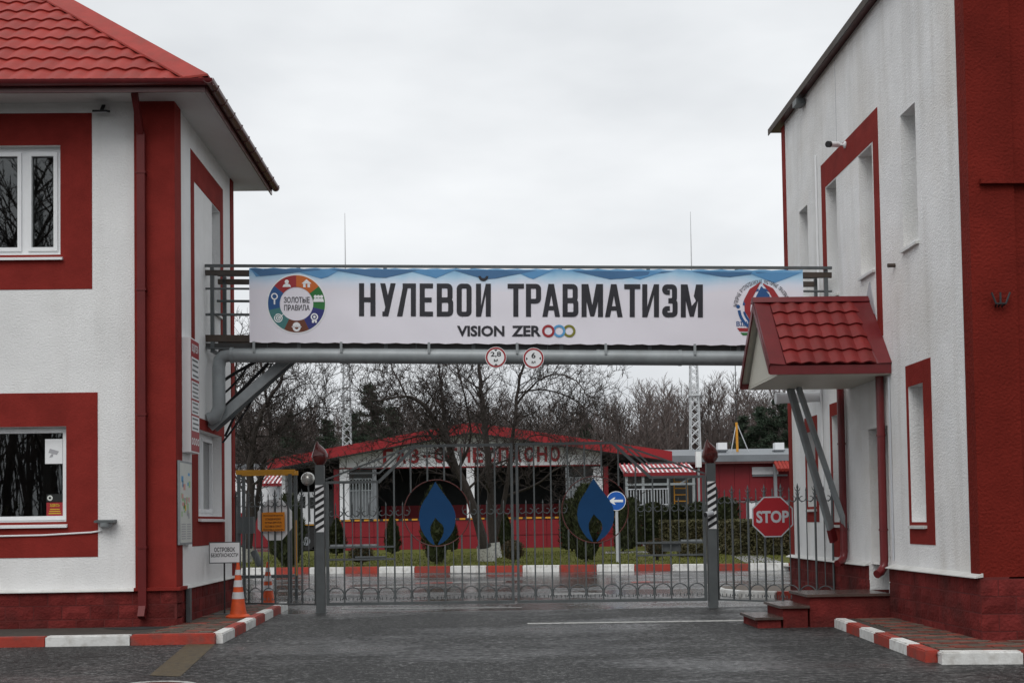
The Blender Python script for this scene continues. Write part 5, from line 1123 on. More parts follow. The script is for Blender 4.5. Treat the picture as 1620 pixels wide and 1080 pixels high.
for (xa, xb, ya, yb_) in ((554, 588, 757, 820), (902, 937, 755, 820)):
    a_ = B(xa, yb_, YB-.3); b_ = B(xb, ya, YB-.3); mb = MB(); nb = 7
    for k in range(nb+1): x = a_.x+(b_.x-a_.x)*k/nb; mb.tube([(x, YB-.3, a_.z), (x, YB-.3, b_.z)], .03, 4)
    for z in (a_.z, a_.z*.3+b_.z*.7, b_.z): mb.tube([(a_.x, YB-.3, z), (b_.x, YB-.3, z)], .03, 4)
    mb.build('grille', 'galv', wk)
    MB().box(a_.x, YB+.3, a_.z, b_.x, YB+.35, b_.z+.3).build('grille_backing', 'bggrey', wk)
# red sheet parapet with hazard strip
rw = empty('red_parapet', (B(720, 866).x, YB-.7, 0), 'low red sheet wall with amber hazard strip before the workshop', 'wall')
x0, x1 = B(531, 850, YB-.7).x, B(1016, 850, YB-.7).x; zt = B(740, 821.5, YB-.7).z; n = 16
for k in range(n):
    a_, b_ = x0+(x1-x0)*k/n, x0+(x1-x0)*(k+1)/n
    MB().box(a_+.012, YB-.75, 0, b_-.012, YB-.68, zt*.44-.02).build('panel', 'bgred', rw); MB().box(a_+.012, YB-.76, zt*.44+.02, b_-.012, YB-.69, zt-.02).build('panel', 'bgred', rw)
MB().box(x0, YB-.69, 0, x1, YB-.60, zt-.03).build('core', 'gutter', rw)
MB().box(x0, YB-.80, zt-.02, x1, YB-.60, zt+.10).build('hazard_strip', 'black', rw)
dm = MB().box(0, 0, 0, .33, .013, .10).mesh('hazard_dash'); dm.materials.append(M['yellow'])
for k in range(int((x1-x0)/.55)): piece(dm, 'hazard_dash', rw, (x0+k*.55, YB-.815, zt))

# ribbed-roof shed on the left
YS = 86.0
sh = empty('white_shed', (B(440, 860, YS).x, YS, 0), 'white shed with pale red ribbed lean-to roof at far left', 'building')
a_, b_ = B(340, 740, YS), B(507, 740, YS); MB().box(a_.x, YS, 0, b_.x, YS+6, a_.z).build('wall', 'bgwhite', sh); MB().box(a_.x-.2, YS-.3, a_.z, b_.x+.2, YS+6.3, a_.z+.25).build('flat_roof', 'roofgrey', sh)
MB().box(a_.x, YS-.04, 0, b_.x, YS-.005, 2.4).build('red_base', 'bgred', sh)
def ribbed(par, Y0, pxa, pxb, pyt, pyb, run, n, mA='pink', mB='bgwhite', skew=0.0):
    A_, B_ = B(pxa, pyb, Y0), B(pxb, pyb, Y0); zt_ = B((pxa+pxb)/2, pyt, Y0+run).z
    bs = MB().hexa([(A_.x, Y0, A_.z-.05), (B_.x, Y0, A_.z-.05), (B_.x, Y0+run, zt_-.05), (A_.x, Y0+run, zt_-.05), (A_.x, Y0, A_.z), (B_.x, Y0, A_.z), (B_.x, Y0+run, zt_), (A_.x, Y0+run, zt_)]).build('lean_to_roof', mB, par)
    w_ = (B_.x-A_.x)/n
    for k in range(n):
        x = A_.x+w_*k
        MB().hexa([(x, Y0-.02, A_.z), (x+w_*.52, Y0-.02, A_.z), (x+w_*.52, Y0+run, zt_), (x, Y0+run, zt_), (x+.04, Y0-.02, A_.z+.09), (x+w_*.52-.04, Y0-.02, A_.z+.09), (x+w_*.52-.04, Y0+run, zt_+.09), (x+.04, Y0+run, zt_+.09)]).build('roof_rib', mA, bs)
    MB().box(A_.x, Y0-.06, A_.z-.22, B_.x, Y0-.02, A_.z-.02).build('fascia', 'bgred', bs)
ribbed(sh, YS-3, 406, 505, 748, 764, 3.0, 15)
for px in (440, 497): q = B(px, 800, YS-2.8); MB().box(q.x-.08, YS-2.9, 0, q.x+.08, YS-2.7, B(px, 766, YS-2.8).z).build('post', 'bggrey', sh)

# open bay right of the workshop
YO = 68.0
ob = empty('open_bay', (B(1045, 860, YO).x, YO, 0), 'open grey framed bay with ribbed red roof right of workshop', 'building')
ribbed(ob, YO, 986, 1101, 734, 747, 2.2, 16)
for px in (992, 1018, 1058, 1098): q = B(px, 800, YO+.1); MB().box(q.x-.07, YO+.05, 0, q.x+.07, YO+.2, B(px, 749, YO).z).build('post', 'galv', ob)
a_, b_ = B(991, 768, YO), B(1100, 763, YO); MB().box(a_.x, YO+.03, a_.z, b_.x, YO+.12, b_.z).build('cross_beam', 'galv', ob)
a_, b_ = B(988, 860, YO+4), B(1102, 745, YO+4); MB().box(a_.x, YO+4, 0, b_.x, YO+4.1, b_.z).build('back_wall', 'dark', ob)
MB().beam(B(1075, 765, YO+.3), B(1098, 752, YO+.3), .08, .08).build('strut', 'galv', ob)
a_, b_ = B(994, 815, YO-.2), B(1058, 773, YO-.2); mb = MB()
for k in range(15): x = a_.x+(b_.x-a_.x)*k/14; mb.tube([(x, YO-.2, a_.z), (x, YO-.2, b_.z)], .025, 4)
for z in (a_.z, b_.z, a_.z*.6+b_.z*.4): mb.tube([(a_.x, YO-.2, z), (b_.x, YO-.2, z)], .03, 4)
mb.build('grille', 'signgrey', ob)
mb = MB(); a_ = B(1078, 815, YO+1); 
for k in range(7): mb.box(a_.x-.35, YO+1, a_.z-.3+k*.36, a_.x+.35, YO+1.25, a_.z-.24+k*.36)
mb.box(a_.x-.40, YO+1, a_.z-1, a_.x-.34, YO+1.06, a_.z+2.4).box(a_.x+.34, YO+1, a_.z-1, a_.x+.40, YO+1.06, a_.z+2.4); mb.build('yellow_ladder', 'yellow', ob)
MB().box(B(1020, 850, YO).x, YO-.3, 0, B(1100, 850, YO).x, YO-.15, 1.1).build('red_dado', 'bgred', ob)

# long red building on the right
YR = 82.0
lr = empty('red_store', (B(1200, 860, YR).x, YR, 0), 'long red sheet-clad store with grey roof edge behind right fence', 'building')
a_, b_ = B(1040, 735, YR), B(1330, 735, YR); zt = a_.z
n = 12
for k in range(n):
    x0_, x1_ = a_.x+(b_.x-a_.x)*k/n, a_.x+(b_.x-a_.x)*(k+1)/n; MB().box(x0_+.01, YR-.06, B(1200, 790, YR).z, x1_-.01, YR, zt).build('panel', 'bgred', lr)
MB().box(a_.x, YR, 0, b_.x, YR+9, zt+.05).build('wall', 'bgred', lr); MB().box(a_.x, YR-.03, 0, b_.x, YR-.005, B(1200, 792, YR).z).build('lower_wall', 'bggrey', lr)
MB().hexa([(a_.x-.3, YR-.9, zt+.12), (b_.x, YR-.9, zt+.12), (b_.x, YR+9, zt+1.2), (a_.x-.3, YR+9, zt+1.2), (a_.x-.3, YR-.9, zt+.55), (b_.x, YR-.9, zt+.55), (b_.x, YR+9, zt+1.5), (a_.x-.3, YR+9, zt+1.5)]).build('roof', 'roofgrey', lr)
MB().box(a_.x-.3, YR-.86, zt-.02, b_.x, YR-.8, zt+.12).build('fascia', 'gutterD', lr)
p0, p1 = B(1190, 750, YR-.1), B(1231, 738, YR-.1); MB().box(p0.x, YR-.12, p0.z, p1.x, YR-.061, p1.z).build('white_window', 'bgwhite', lr); MB().box(p0.x, YR-.2, p0.z-.14, p1.x+.6, YR-.062, p0.z-.03).build('window_sill', 'roofgrey', lr)
for (xa, xb, ya, yb_, m_) in ((1164, 1180, 793, 822, 'bgred'), (1186, 1200, 795, 820, 'bgwhite'), (1142, 1158, 796, 825, 'dark'), (1205, 1250, 796, 830, 'dark')):
    p0, p1 = B(xa, yb_, YR-.1), B(xb, ya, YR-.1); MB().box(p0.x, YR-.10, p0.z, p1.x, YR-.031, p1.z).build('bay_door', m_, lr)
pr_ = empty('tile_porch', (B(1242, 735, YR-2).x, YR-2, 0), 'little orange red tiled porch roof beside the white building', 'porch')
p0, p1 = B(1230, 743, YR-2), B(1275, 743, YR-2); zt2 = B(1240, 731, YR-1).z; n = 8
for k in range(n):
    x = p0.x+(p1.x-p0.x)*k/n; w_ = (p1.x-p0.x)/n; MB().tube([(x+w_/2, YR-2, p0.z), (x+w_/2, YR-1, zt2)], w_*.55, 7).build('tile_row', 'tile', pr_)
MB().box(p0.x, YR-1, 0, p0.x+.2, YR-.8, zt2-.1).build('post', 'bggrey', pr_); MB().box(p1.x-.2, YR-1, 0, p1.x, YR-.8, zt2-.1).build('post', 'bggrey', pr_)
for k, px in enumerate((1142, 1232)):
    p0 = B(px, 718, YR+3); o = empty('roof_vent', p0, ('left' if k == 0 else 'right')+' boxy grey roof vent on the long red store', 'vent', 'vents on the red store')
    MB().box(p0.x-.26, p0.y-.3, p0.z-.6, p0.x+.26, p0.y+.3, p0.z+.2).build('shaft', 'roofgrey', o); MB().box(p0.x-.36, p0.y-.4, p0.z+.2, p0.x+.36, p0.y+.4, p0.z+.3).build('apron', 'roofgrey', o)
    MB().box(p0.x-.31, p0.y-.35, p0.z+.3, p0.x+.31, p0.y+.35, p0.z+.78).build('cowl', 'bgwhite', o)
p0 = B(1167, 718, YR+4); ptop = B(1165, 668, YR+4); o = empty('guyed_pole', p0, 'amber pole with two pale guy wires and thin rod above the red store', 'pole')
MB().tube([p0-Vector((0, 0, .8)), ptop], .09, 8).build('pole', 'yellow', o); MB().tube([ptop, B(1163, 575, YR+4)], .03, 5).build('rod', 'black', o)
MB().tube([ptop, B(1156, 718, YR+4)], .035, 5).build('guy_wire', 'signgrey', o); MB().tube([ptop, B(1186, 718, YR+4)], .035, 5).build('guy_wire', 'signgrey', o)
p0 = B(1105, 736, 66); o = empty('site_cctv_mast', (p0.x, 66, 0), 'slim grey mast with small box beside the right gate finial', 'mast'); MB().tube([(p0.x, 66, 0), (p0.x, 66, p0.z)], .06, 6).build('pole', 'galv', o); MB().box(p0.x-.14, 65.85, p0.z-.1, p0.x+.14, 66.15, p0.z+.75).build('box', 'octback', o)

# lattice lightning masts
def mast(x, y, h, wb_, wt, rodtop, label, par=None):
    o = empty('lattice_mast', (x, y, 0), label, 'mast', 'lattice lightning masts'); mb = MB()
    def c(k, z): w_ = wb_+(wt-wb_)*z/h; sx, sy = ((-1, -1), (1, -1), (1, 1), (-1, 1))[k]; return Vector((x+sx*w_/2, y+sy*w_/2, z))
    for k in range(4): mb.tube([c(k, 0), c(k, h)], .05, 4)
    mb.build('leg_frame', 'mastgrey', o); mb = MB(); z = 0.0; i = 0
    while z < h-.2:
        dz = (wb_+(wt-wb_)*z/h)*.95; z2 = min(z+dz, h)
        for k in range(4):
            mb.tube([c(k, z), c((k+1) % 4, z2)], .032, 3, cap=False)
            if z > h*.38: mb.tube([c((k+1) % 4, z), c(k, z2)], .032, 3, cap=False)
        z = z2; i += 1
    mb.build('bracing', 'mastgrey', o); mb = MB()
    for z in (h*.31, h*.62, h*.78): mb.box(x-(wb_+(wt-wb_)*z/h)*.68, y-(wb_+(wt-wb_)*z/h)*.68, z-.05, x+(wb_+(wt-wb_)*z/h)*.68, y+(wb_+(wt-wb_)*z/h)*.68, z+.05)
    mb.build('flange', 'mastgrey', o)
    MB().tube([(x, y, h-.1), (x, y, (h+rodtop)/2), (x, y, rodtop)], [.07, .045, .018], 6).build('rod', 'mastgrey', o)
p0 = B(548.5, 640, 96); mast(p0.x, 96, 18.0, .80, .36, pt(546, 337, 96).z, 'left lattice lightning mast rising behind the workshop roof')
p0 = B(1098.5, 640, 96); mast(p0.x, 96, 18.0, .95, .40, pt(1085, 335, 96).z, 'right lattice lightning mast rising behind the red store')

# truck
YT = 72.6
tr = empty('white_truck', (B(490, 850, YT).x, YT, 0), 'white cab truck parked behind the thuja left of the gate', 'truck')
xa, xb = B(462, 800, YT).x, B(500, 800, YT).x; z0, z1 = 1.55, B(485, 778, YT).z
MB().prism(FRONT(YT), [(xa, z0), (xb, z0), (xb, z1), (xa+.45, z1), (xa+.12, z1-.5), (xa, z0+.75)], -2.3, 0).build('cab', 'trunkw', tr)
MB().prism(FRONT(YT), [(xa+.3, z0+.95), (xb-.62, z0+.95), (xb-.62, z1-.25), (xa+.5, z1-.25)], .005, .02).build('side_window', 'dark', tr); MB().prism(FRONT(YT), [(xb-.34, z1-.95), (xb-.03, z1-.95), (xb-.03, z1-.3), (xb-.34, z1-.3)], .021, .03).build('rear_window', 'dark', tr)
MB().box(xa, YT-.01, z0-.08, xb, YT+.02, z0-.02).build('trim', 'yellow', tr); MB().box(xa-.05, YT+.1, .8, xb+2.2, YT+2.2, z0-.09).build('chassis', 'rubber', tr)
MB().box(xb+.15, YT-.05, 1.4, xb+2.0, YT+2.3, z1+.1).build('body', 'dark', tr)
for x in (B(484, 845, YT).x, xb+1.4):
    w_ = MB().tube([(x, YT-.02, .55), (x, YT+.34, .55)], .55, 20).build('wheel', 'rubber', tr, smooth=True); MB().tube([(x, YT-.04, .55), (x, YT-.022, .55)], .26, 14).build('hub', 'bggrey', w_)
# blue arrow sign
p0 = ground(977, 889, .1); o = empty('blue_arrow_sign', (p0.x, p0.y, .1), 'round blue sign with white left arrow on the lawn', 'road sign'); c_ = pt(974.5, 792, p0.y)
MB().tube([(p0.x, p0.y, .1), (p0.x, p0.y, c_.z+.2)], .05, 8).build('post', 'signgrey', o); fA = lambda u, v, w: Vector((c_.x+u, p0.y-.06-w, c_.z+v)); n = 36
MB().prism(fA, [(.325*math.cos(2*math.pi*k/n), .325*math.sin(2*math.pi*k/n)) for k in range(n)], -.015, 0).build('plate', 'signwhite', o); mb = MB(); disc(mb, fA, 0, 0, .305, .003, 36); mb.build('blue_face', 'bluesign', o)
mb = MB(); poly(mb, fA, [(-.25, 0), (-.07, -.12), (-.02, -.12), (-.08, -.04), (.23, -.04), (.23, .04), (-.08, .04), (-.02, .12), (-.07, .12)], .006); mb.build('arrow', 'signwhite', o)

# ------------------------------------------------------------------ vegetation
def leafy(profile, n, rng, s=(.05, .11), up=.6):
    """mesh of many small leaf faces through the outer shell of a solid of revolution (height 1, profile(z)->radius)"""
    mb = MB()
    for _ in range(n):
        z = rng.random()**.9; a = rng.uniform(0, 6.283); r_ = profile(z)*(1-.22*rng.random()**2+.13*rng.random()**2)*(1+.10*math.sin(a*5+z*9)+.06*math.sin(a*11-z*17)); c = Vector((r_*math.cos(a), r_*math.sin(a), z))
        o_ = Vector((math.cos(a), math.sin(a), 0)); t_ = Vector((-o_.y, o_.x, 0)); l = rng.uniform(*s); w_ = l*rng.uniform(.35, .6)
        d_ = (Vector((0, 0, 1))*up+o_*rng.uniform(.1, .8)+t_*rng.uniform(-.7, .7)).normalized()*l; sd_ = (t_+o_*rng.uniform(-.6, .6)).normalized()*w_
        mb.add([c-sd_*.6-d_*.4, c+sd_*.6-d_*.4, c+d_*.6+sd_*.15, c+d_*.6-sd_*.15], [(0, 1, 2, 3)])
    return mb
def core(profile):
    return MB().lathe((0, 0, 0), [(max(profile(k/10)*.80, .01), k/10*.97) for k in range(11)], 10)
rng = random.Random(11)
prof = {'cone': lambda z: .21*(1-z**2.2)**.8*(.72+.28*min(1, z*5)), 'column': lambda z: .23*(1-max(0, (z-.8)/.2)**2.5)**.7*(.85+.15*min(1, z*6)), 'egg': lambda z: .26*(max(0, math.sin(math.pi*(z*.86+.10))))**.75}
def leaf_pair(key, n, m1, m2, s):
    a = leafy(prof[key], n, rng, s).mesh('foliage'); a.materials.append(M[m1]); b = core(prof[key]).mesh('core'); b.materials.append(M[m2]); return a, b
TH = {k: leaf_pair(k, 2600, 'thuja', 'thujain', (.04, .10)) for k in prof}
prof['ball'] = lambda z: .5*max(0.0, 1-(2*z-1)**2)**.5
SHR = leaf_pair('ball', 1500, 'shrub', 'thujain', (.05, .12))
def plant(name, pair, px, base, top, wpx, Y, label, cat, group, prw, stem=True):
    p0 = pt(px, base, Y); h_ = (base-top)*Y/F_PX; w_ = wpx*Y/F_PX
    o = empty(name, (p0.x, Y, .1), label, cat, group); sx = w_/prw; z0 = .12 if stem else 0
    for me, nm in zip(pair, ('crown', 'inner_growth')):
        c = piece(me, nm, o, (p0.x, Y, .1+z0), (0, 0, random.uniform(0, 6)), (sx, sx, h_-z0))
    if stem: MB().tube([(p0.x, Y, .08), (p0.x, Y, .5)], .05, 6).build('trunk', 'bark', o)
TL = [('egg', 457, 899, 784, 50, 40.5, 'large dark thuja behind the left fence'), ('cone', 533, 874, 816, 27, 56, 'small thuja just right of the left gate post'), ('cone', 621, 873, 814, 24, 57, 'slim thuja left of the left blue flame'),
      ('egg', 690, 895, 772, 46, 42, 'broad thuja showing through the left blue flame'), ('cone', 715, 869, 812, 20, 60, 'narrow thuja at the right edge of the left flame'), ('cone', 800, 869, 811, 24, 58, 'cone shaped thuja right of the whitewashed apple trunks'),
      ('egg', 927, 893, 772, 50, 42, 'broad thuja showing through the right blue flame'), ('column', 905, 868, 786, 36, 57, 'columnar thuja at the left of the right flame'), ('column', 986, 874, 794, 28, 55, 'thin columnar thuja behind the blue arrow sign'),
      ('column', 1000, 864, 784, 30, 60, 'columnar thuja right of the blue arrow sign'), ('column', 1035, 853, 783, 40, 63, 'middle columnar thuja before the open bay'), ('column', 1071, 850, 785, 40, 64, 'columnar thuja below the yellow ladder'),
      ('column', 1105, 852, 783, 36, 63, 'columnar thuja just left of the right gate post'), ('column', 1148, 862, 783, 42, 59, 'columnar thuja right of the right gate post'), ('cone', 437, 876, 800, 22, 55, 'small thuja at the far left behind the amber frame')]
PW = {'egg': .52, 'cone': .40, 'column': .46}
for (k, px, b_, t_, w_, Y, lab) in TL: plant('thuja', TH[k], px, b_, t_, w_, Y, lab, 'thuja', 'thujas on the lawn', PW[k])
for (px, b_, t_, w_, Y, lab) in ((572, 897, 866, 40, 41.5, 'round brown shrub behind the left lock rails'), (812, 893, 857, 37, 42, 'round brown shrub right of the apple trunks'), (1040, 890, 856, 35, 42.5, 'round brown shrub behind the right lock box')):
    plant('round_shrub', SHR, px, b_, t_, w_, Y, lab, 'shrub', 'round shrubs on the lawn', 1.0)
def hedge(label, x0, x1, y0, y1, h_, n):
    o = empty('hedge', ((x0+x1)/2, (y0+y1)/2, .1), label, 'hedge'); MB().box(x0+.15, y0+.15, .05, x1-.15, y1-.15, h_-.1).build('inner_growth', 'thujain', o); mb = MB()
    for _ in range(n):
        f_ = rng.random()
        if f_ < .55: c = Vector((rng.uniform(x0, x1), y0+.12*rng.random(), rng.uniform(.1, h_)))
        elif f_ < .8: c = Vector((rng.uniform(x0, x1), rng.uniform(y0, y1), h_+rng.uniform(-.12, .05)))
        else: c = Vector((x0+.12*rng.random() if rng.random() < .7 else x1-.12*rng.random(), rng.uniform(y0, y1), rng.uniform(.1, h_)))
        a = Vector((rng.uniform(-1, 1), rng.uniform(-1, 1), rng.uniform(-.6, 1))).normalized()*rng.uniform(.05, .10); b = a.cross(Vector((rng.uniform(-1, 1), rng.uniform(-1, 1), rng.uniform(-1, 1)))).normalized()*rng.uniform(.025, .05)
        mb.add([c-a, c+b, c+a, c-b], [(0, 1, 2, 3)])
    mb.build('foliage', 'hedge', o)
p0, p1 = pt(1164, 885, 46), pt(1300, 885, 46); hedge('clipped brownish hedge behind the STOP sign', p0.x, p1.x, 46, 49.5, pt(1200, 823, 46).z, 7000)
p0, p1 = pt(1049, 852, 58), pt(1118, 852, 58); hedge('low clipped hedge behind the right lock box', p0.x, p1.x, 58, 59.5, pt(1080, 824, 58).z, 3500)
p0, p1 = pt(1078, 888, 45), pt(1117, 888, 45); hedge('small low hedge left of the right gate post', p0.x, p1.x, 45, 46, pt(1090, 862, 45).z, 1800)

# bare fruit trees
def grow(mb, rng, p, d, L, r_, lvl, tw, maxl=3, gnarl=.5, upb=.15):
    n = max(2, int(L/.32)) if lvl < maxl else 2; pts = [p.copy()]; rad = [r_]; q = p.copy(); d = d.copy()
    for k in range(n):
        d = (d+Vector((rng.gauss(0, 1), rng.gauss(0, 1), rng.gauss(0, 1)))*gnarl*.28+Vector((0, 0, upb*.25))).normalized(); q = q+d*(L/n); pts.append(q.copy()); rad.append(max(r_*(1-.75*(k+1)/n), .005))
    (mb if lvl < 2 else tw).tube(pts, rad, 5 if lvl < 2 else 3, cap=False)
    if lvl >= maxl: return
    m = {0: int(L*4), 1: int(L*6.8), 2: int(L*7.6)}[lvl]
    for k in range(m):
        i = rng.randint(max(1, int(n*.2)), n); bd = (pts[i]-pts[i-1]).normalized(); ax = Vector((rng.gauss(0, 1), rng.gauss(0, 1), rng.gauss(0, 1))).normalized()
        nd = (bd*.55+ax.cross(bd).normalized()*.85+Vector((0, 0, .25 if lvl else .1))).normalized(); nl = {0: rng.uniform(.9, 2.0), 1: rng.uniform(.45, 1.0), 2: rng.uniform(.2, .5)}[lvl]
        grow(mb, rng, pts[i], nd, nl, max(rad[i]*.55, .009), lvl+1, tw, maxl, gnarl, upb)
def fruit_tree(label, Y, limbs, r0, washes, seed, group='bare fruit trees behind the gate'):
    rng = random.Random(seed); base = pt(*limbs[0][0][0], Y); o = empty('fruit_tree', (base.x, Y, .1), label, 'tree', group); tb, tw = MB(), MB()
    for (pl_, ra, rb_, yo) in limbs:
        n = len(pl_); pts = [pt(p_[0], p_[1], Y+yo*(k/(n-1))) for k, p_ in enumerate(pl_)]; sm2, rad = [], []
        for k in range(n-1):
            for j in range(4):
                t_ = j/4; a = pts[max(k-1, 0)]; b = pts[k]; c = pts[k+1]; e = pts[min(k+2, n-1)]
                q = .5*((2*b)+(-a+c)*t_+(2*a-5*b+4*c-e)*t_**2+(-a+3*b-3*c+e)*t_**3); sm2.append(q+Vector((rng.gauss(0, .02), rng.gauss(0, .02), 0)))
                rad.append((ra+(rb_-ra)*((k+t_)/(n-1))**.7)*(.92 if ra > .2 else .72)*(1+.10*rng.gauss(0, 1)*.5))
        sm2.append(pts[-1]); rad.append(rb_); tb.tube(sm2, rad, 8, cap=True)
        for i in range(3, len(sm2)):
            if sm2[i].z < 2.6: continue
            for _ in range(rng.choice((1, 1, 2, 2)) if sm2[i].z < 7.0 else rng.choice((0, 1, 1))):
                bd = (sm2[i]-sm2[i-1]).normalized(); ax = Vector((rng.gauss(0, 1), rng.gauss(0, 1), rng.gauss(0, 1))).normalized()
                nd = (bd*.4+ax.cross(bd).normalized()+Vector((0, 0, .25))).normalized()
                grow(tb, rng, sm2[i], nd, rng.uniform(.9, 2.1)*(1 if sm2[i].z < 7 else .6), max(rad[i]*.42, .016), 1, tw)
        bd = (sm2[-1]-sm2[-2]).normalized(); grow(tb, rng, sm2[-1], bd, .8, rb_*.9, 1, tw)
    tb.build('trunk', 'bark', o, smooth=True); tw.build('twigs', 'twig', o)
    for (pl_, ra, rb_) in washes: MB().tube([pt(*p_, Y+limbs[0][3]*i_/(len(limbs[0][0])-1)) for i_, p_ in enumerate(pl_)], [ra, rb_], 12, cap=False).build('whitewash_band', 'wash', o, smooth=True)
fruit_tree('left leaning bare fruit tree with whitewashed trunk in gate centre', 44.2,
  [([(770, 893), (766, 862), (750, 805), (724, 745), (704, 690), (672, 642), (640, 627), (600, 634)], .26, .035, -2.0), ([(750, 805), (718, 722), (703, 660), (697, 605), (695, 572)], .15, .04, 1.0), ([(733, 768), (694, 702), (660, 660), (632, 605), (615, 572)], .11, .03, 2.0), ([(724, 745), (745, 690), (738, 640), (725, 590)], .08, .03, -1.5), ([(704, 690), (660, 690), (625, 700), (595, 690)], .06, .02, -1.0)],
  .26, [([(770.5, 893), (766, 863)], .33, .27)], 5)
fruit_tree('right upright bare fruit tree with whitewashed trunk in gate centre', 48.8,
  [([(783, 884), (780, 850), (776, 780), (769, 700), (763, 640), (760, 595), (757, 565)], .24, .06, 0), ([(781, 852), (799, 785), (808, 720), (815, 660), (820, 610), (828, 580), (833, 560)], .17, .05, -1.0), ([(816, 640), (850, 603), (885, 592), (915, 606), (930, 628)], .07, .02, -1.5), ([(817, 622), (860, 616), (900, 628), (932, 650)], .06, .02, 1.5), ([(800, 785), (850, 765), (880, 742), (905, 738), (926, 762)], .09, .025, -2.0), ([(764, 650), (738, 612), (716, 588)], .06, .02, 1.0), ([(808, 720), (840, 690), (868, 690)], .06, .02, 1.0)],
  .24, [([(783.5, 884), (780.5, 858)], .28, .25)], 9)
fruit_tree('bare fruit tree with twin stems beside the gatehouse', 46.0,
  [([(389, 885), (396, 800), (396, 740), (402, 690), (420, 640), (446, 600), (452, 560)], .22, .04, -1), ([(391, 872), (408, 790), (415, 740), (428, 690), (424, 650), (418, 600), (410, 560)], .18, .05, 1.5), ([(428, 690), (460, 662), (490, 645), (516, 645)], .07, .02, -1.5), ([(396, 740), (386, 690), (376, 640), (372, 590), (378, 545)], .12, .04, 1), ([(402, 690), (450, 690), (480, 690)], .06, .02, -1), ([(415, 740), (445, 720), (470, 725)], .06, .02, 1), ([(402, 690), (390, 650), (396, 610), (404, 580)], .07, .02, 1.5), ([(397, 720), (425, 705), (455, 712)], .05, .02, -2)],
  .22, [([(388.7, 885), (391, 864)], .25, .235)], 21)

# forest
def forest_tree(seed, H, spread=1.0, dens=1.0):
    rng = random.Random(seed); tb, tw = MB(), MB(); pts = [Vector((0, 0, 0))]; rad = [.13]; n = 7
    for k in range(n): pts.append(Vector((rng.gauss(0, .12)*(k+1)*.5, rng.gauss(0, .12)*(k+1)*.5, H*(k+1)/n))); rad.append(.13*(1-.88*(k+1)/n))
    tb.tube(pts, rad, 5, cap=False); m = int(46*dens)
    for i in range(m):
        t_ = .22+.77*i/m; f_ = t_*n; k = min(int(f_), n-1); p = pts[k].lerp(pts[k+1], f_-k); a = rng.uniform(0, 6.283); L = (.5+2.3*(1-t_)**.8)*rng.uniform(.6, 1.2)*spread
        d = Vector((math.cos(a), math.sin(a), rng.uniform(.5, 1.5))).normalized(); q1 = p+d*L*.5; d2 = (d+Vector((0, 0, .5))).normalized(); q2 = q1+d2*L*.5
        tw.tube([p, q1, q2], [.035, .024, .012], 3, cap=False)
        for _ in range(int(7*dens)):
            s_ = rng.uniform(.15, 1); b0 = p.lerp(q1, s_*2) if s_ < .5 else q1.lerp(q2, s_*2-1); d3 = (d2+Vector((rng.gauss(0, .6), rng.gauss(0, .6), rng.uniform(0, .6)))).normalized(); l3 = rng.uniform(.4, 1.0); e = b0+d3*l3
            tw.tube([b0, e], [.016, .010], 3, cap=False)
            for _ in range(2):
                b1 = b0.lerp(e, rng.uniform(.2, .9)); d4 = (d3+Vector((rng.gauss(0, .7), rng.gauss(0, .7), .2))).normalized(); tw.tube([b1, b1+d4*rng.uniform(.25, .55)], [.012, .008], 3, cap=False)
    a = tb.mesh('trunk'); a.materials.append(M['fbark']); b = tw.mesh('crown'); b.materials.append(M['ftwig']); return a, b
FT = [forest_tree(30+k, H, s_, d_) for k, (H, s_, d_) in enumerate(((14.5, 1.5, .9), (13, 1.7, .95), (15.5, 1.2, .85), (12, 1.8, .95), (14, 1.4, .9)))]
def sky_y(px):
    pts = [(340, 640), (430, 640), (470, 655), (540, 665), (640, 655), (720, 640), (860, 648), (900, 645), (950, 632), (985, 640), (1030, 618), (1060, 622), (1090, 640), (1130, 612), (1150, 610), (1175, 622), (1215, 630), (1300, 622), (1450, 630)]
    for (a, b) in zip(pts, pts[1:]):
        if a[0] <= px <= b[0]: return a[1]+(b[1]-a[1])*(px-a[0])/(b[0]-a[0])
    return 640
FH = [14.5, 13, 15.5, 12, 14]; rng = random.Random(77); made = 0
ORD = ['first', 'second', 'third', 'fourth', 'fifth', 'sixth', 'seventh', 'eighth', 'ninth', 'tenth', 'eleventh', 'twelfth', 'thirteenth', 'fourteenth', 'fifteenth', 'sixteenth', 'seventeenth', 'eighteenth', 'nineteenth', 'twentieth']
MARK = [(0, 'the gatehouse corner'), (465, 'the left gate post'), (549, 'the left lattice mast'), (690, 'the left flame emblem'), (815, 'the gate middle'), (941, 'the right flame emblem'), (1099, 'the right lattice mast'), (1167, 'the guyed amber pole'), (1245, 'the right building corner')]
cntm = {}
def forest_label(px):
    nm = [b for a, b in MARK if px >= a][-1]; cntm[nm] = cntm.get(nm, -1)+1
    return f'{ORD[min(cntm[nm], 19)]} bare forest tree right of {nm}'
px = 352.0
while px < 1310:
    Y = rng.uniform(114, 126); k = rng.randrange(5); top = sky_y(px)+rng.uniform(-16, 20); p0 = pt(px, 800, Y); H = pt(px, top, Y).z; s_ = H/FH[k]
    o = empty('forest_tree', (p0.x, Y, 0), forest_label(px), 'tree', 'front row of the bare forest'); o.rotation_euler = (0, 0, rng.uniform(0, 6.28))
    for me, nm in zip(FT[k], ('trunk', 'crown')):
        c = bpy.data.objects.new(nm, me); col.objects.link(c); c.parent = o; c.scale = (s_, s_, s_)
    px += rng.uniform(7, 15)
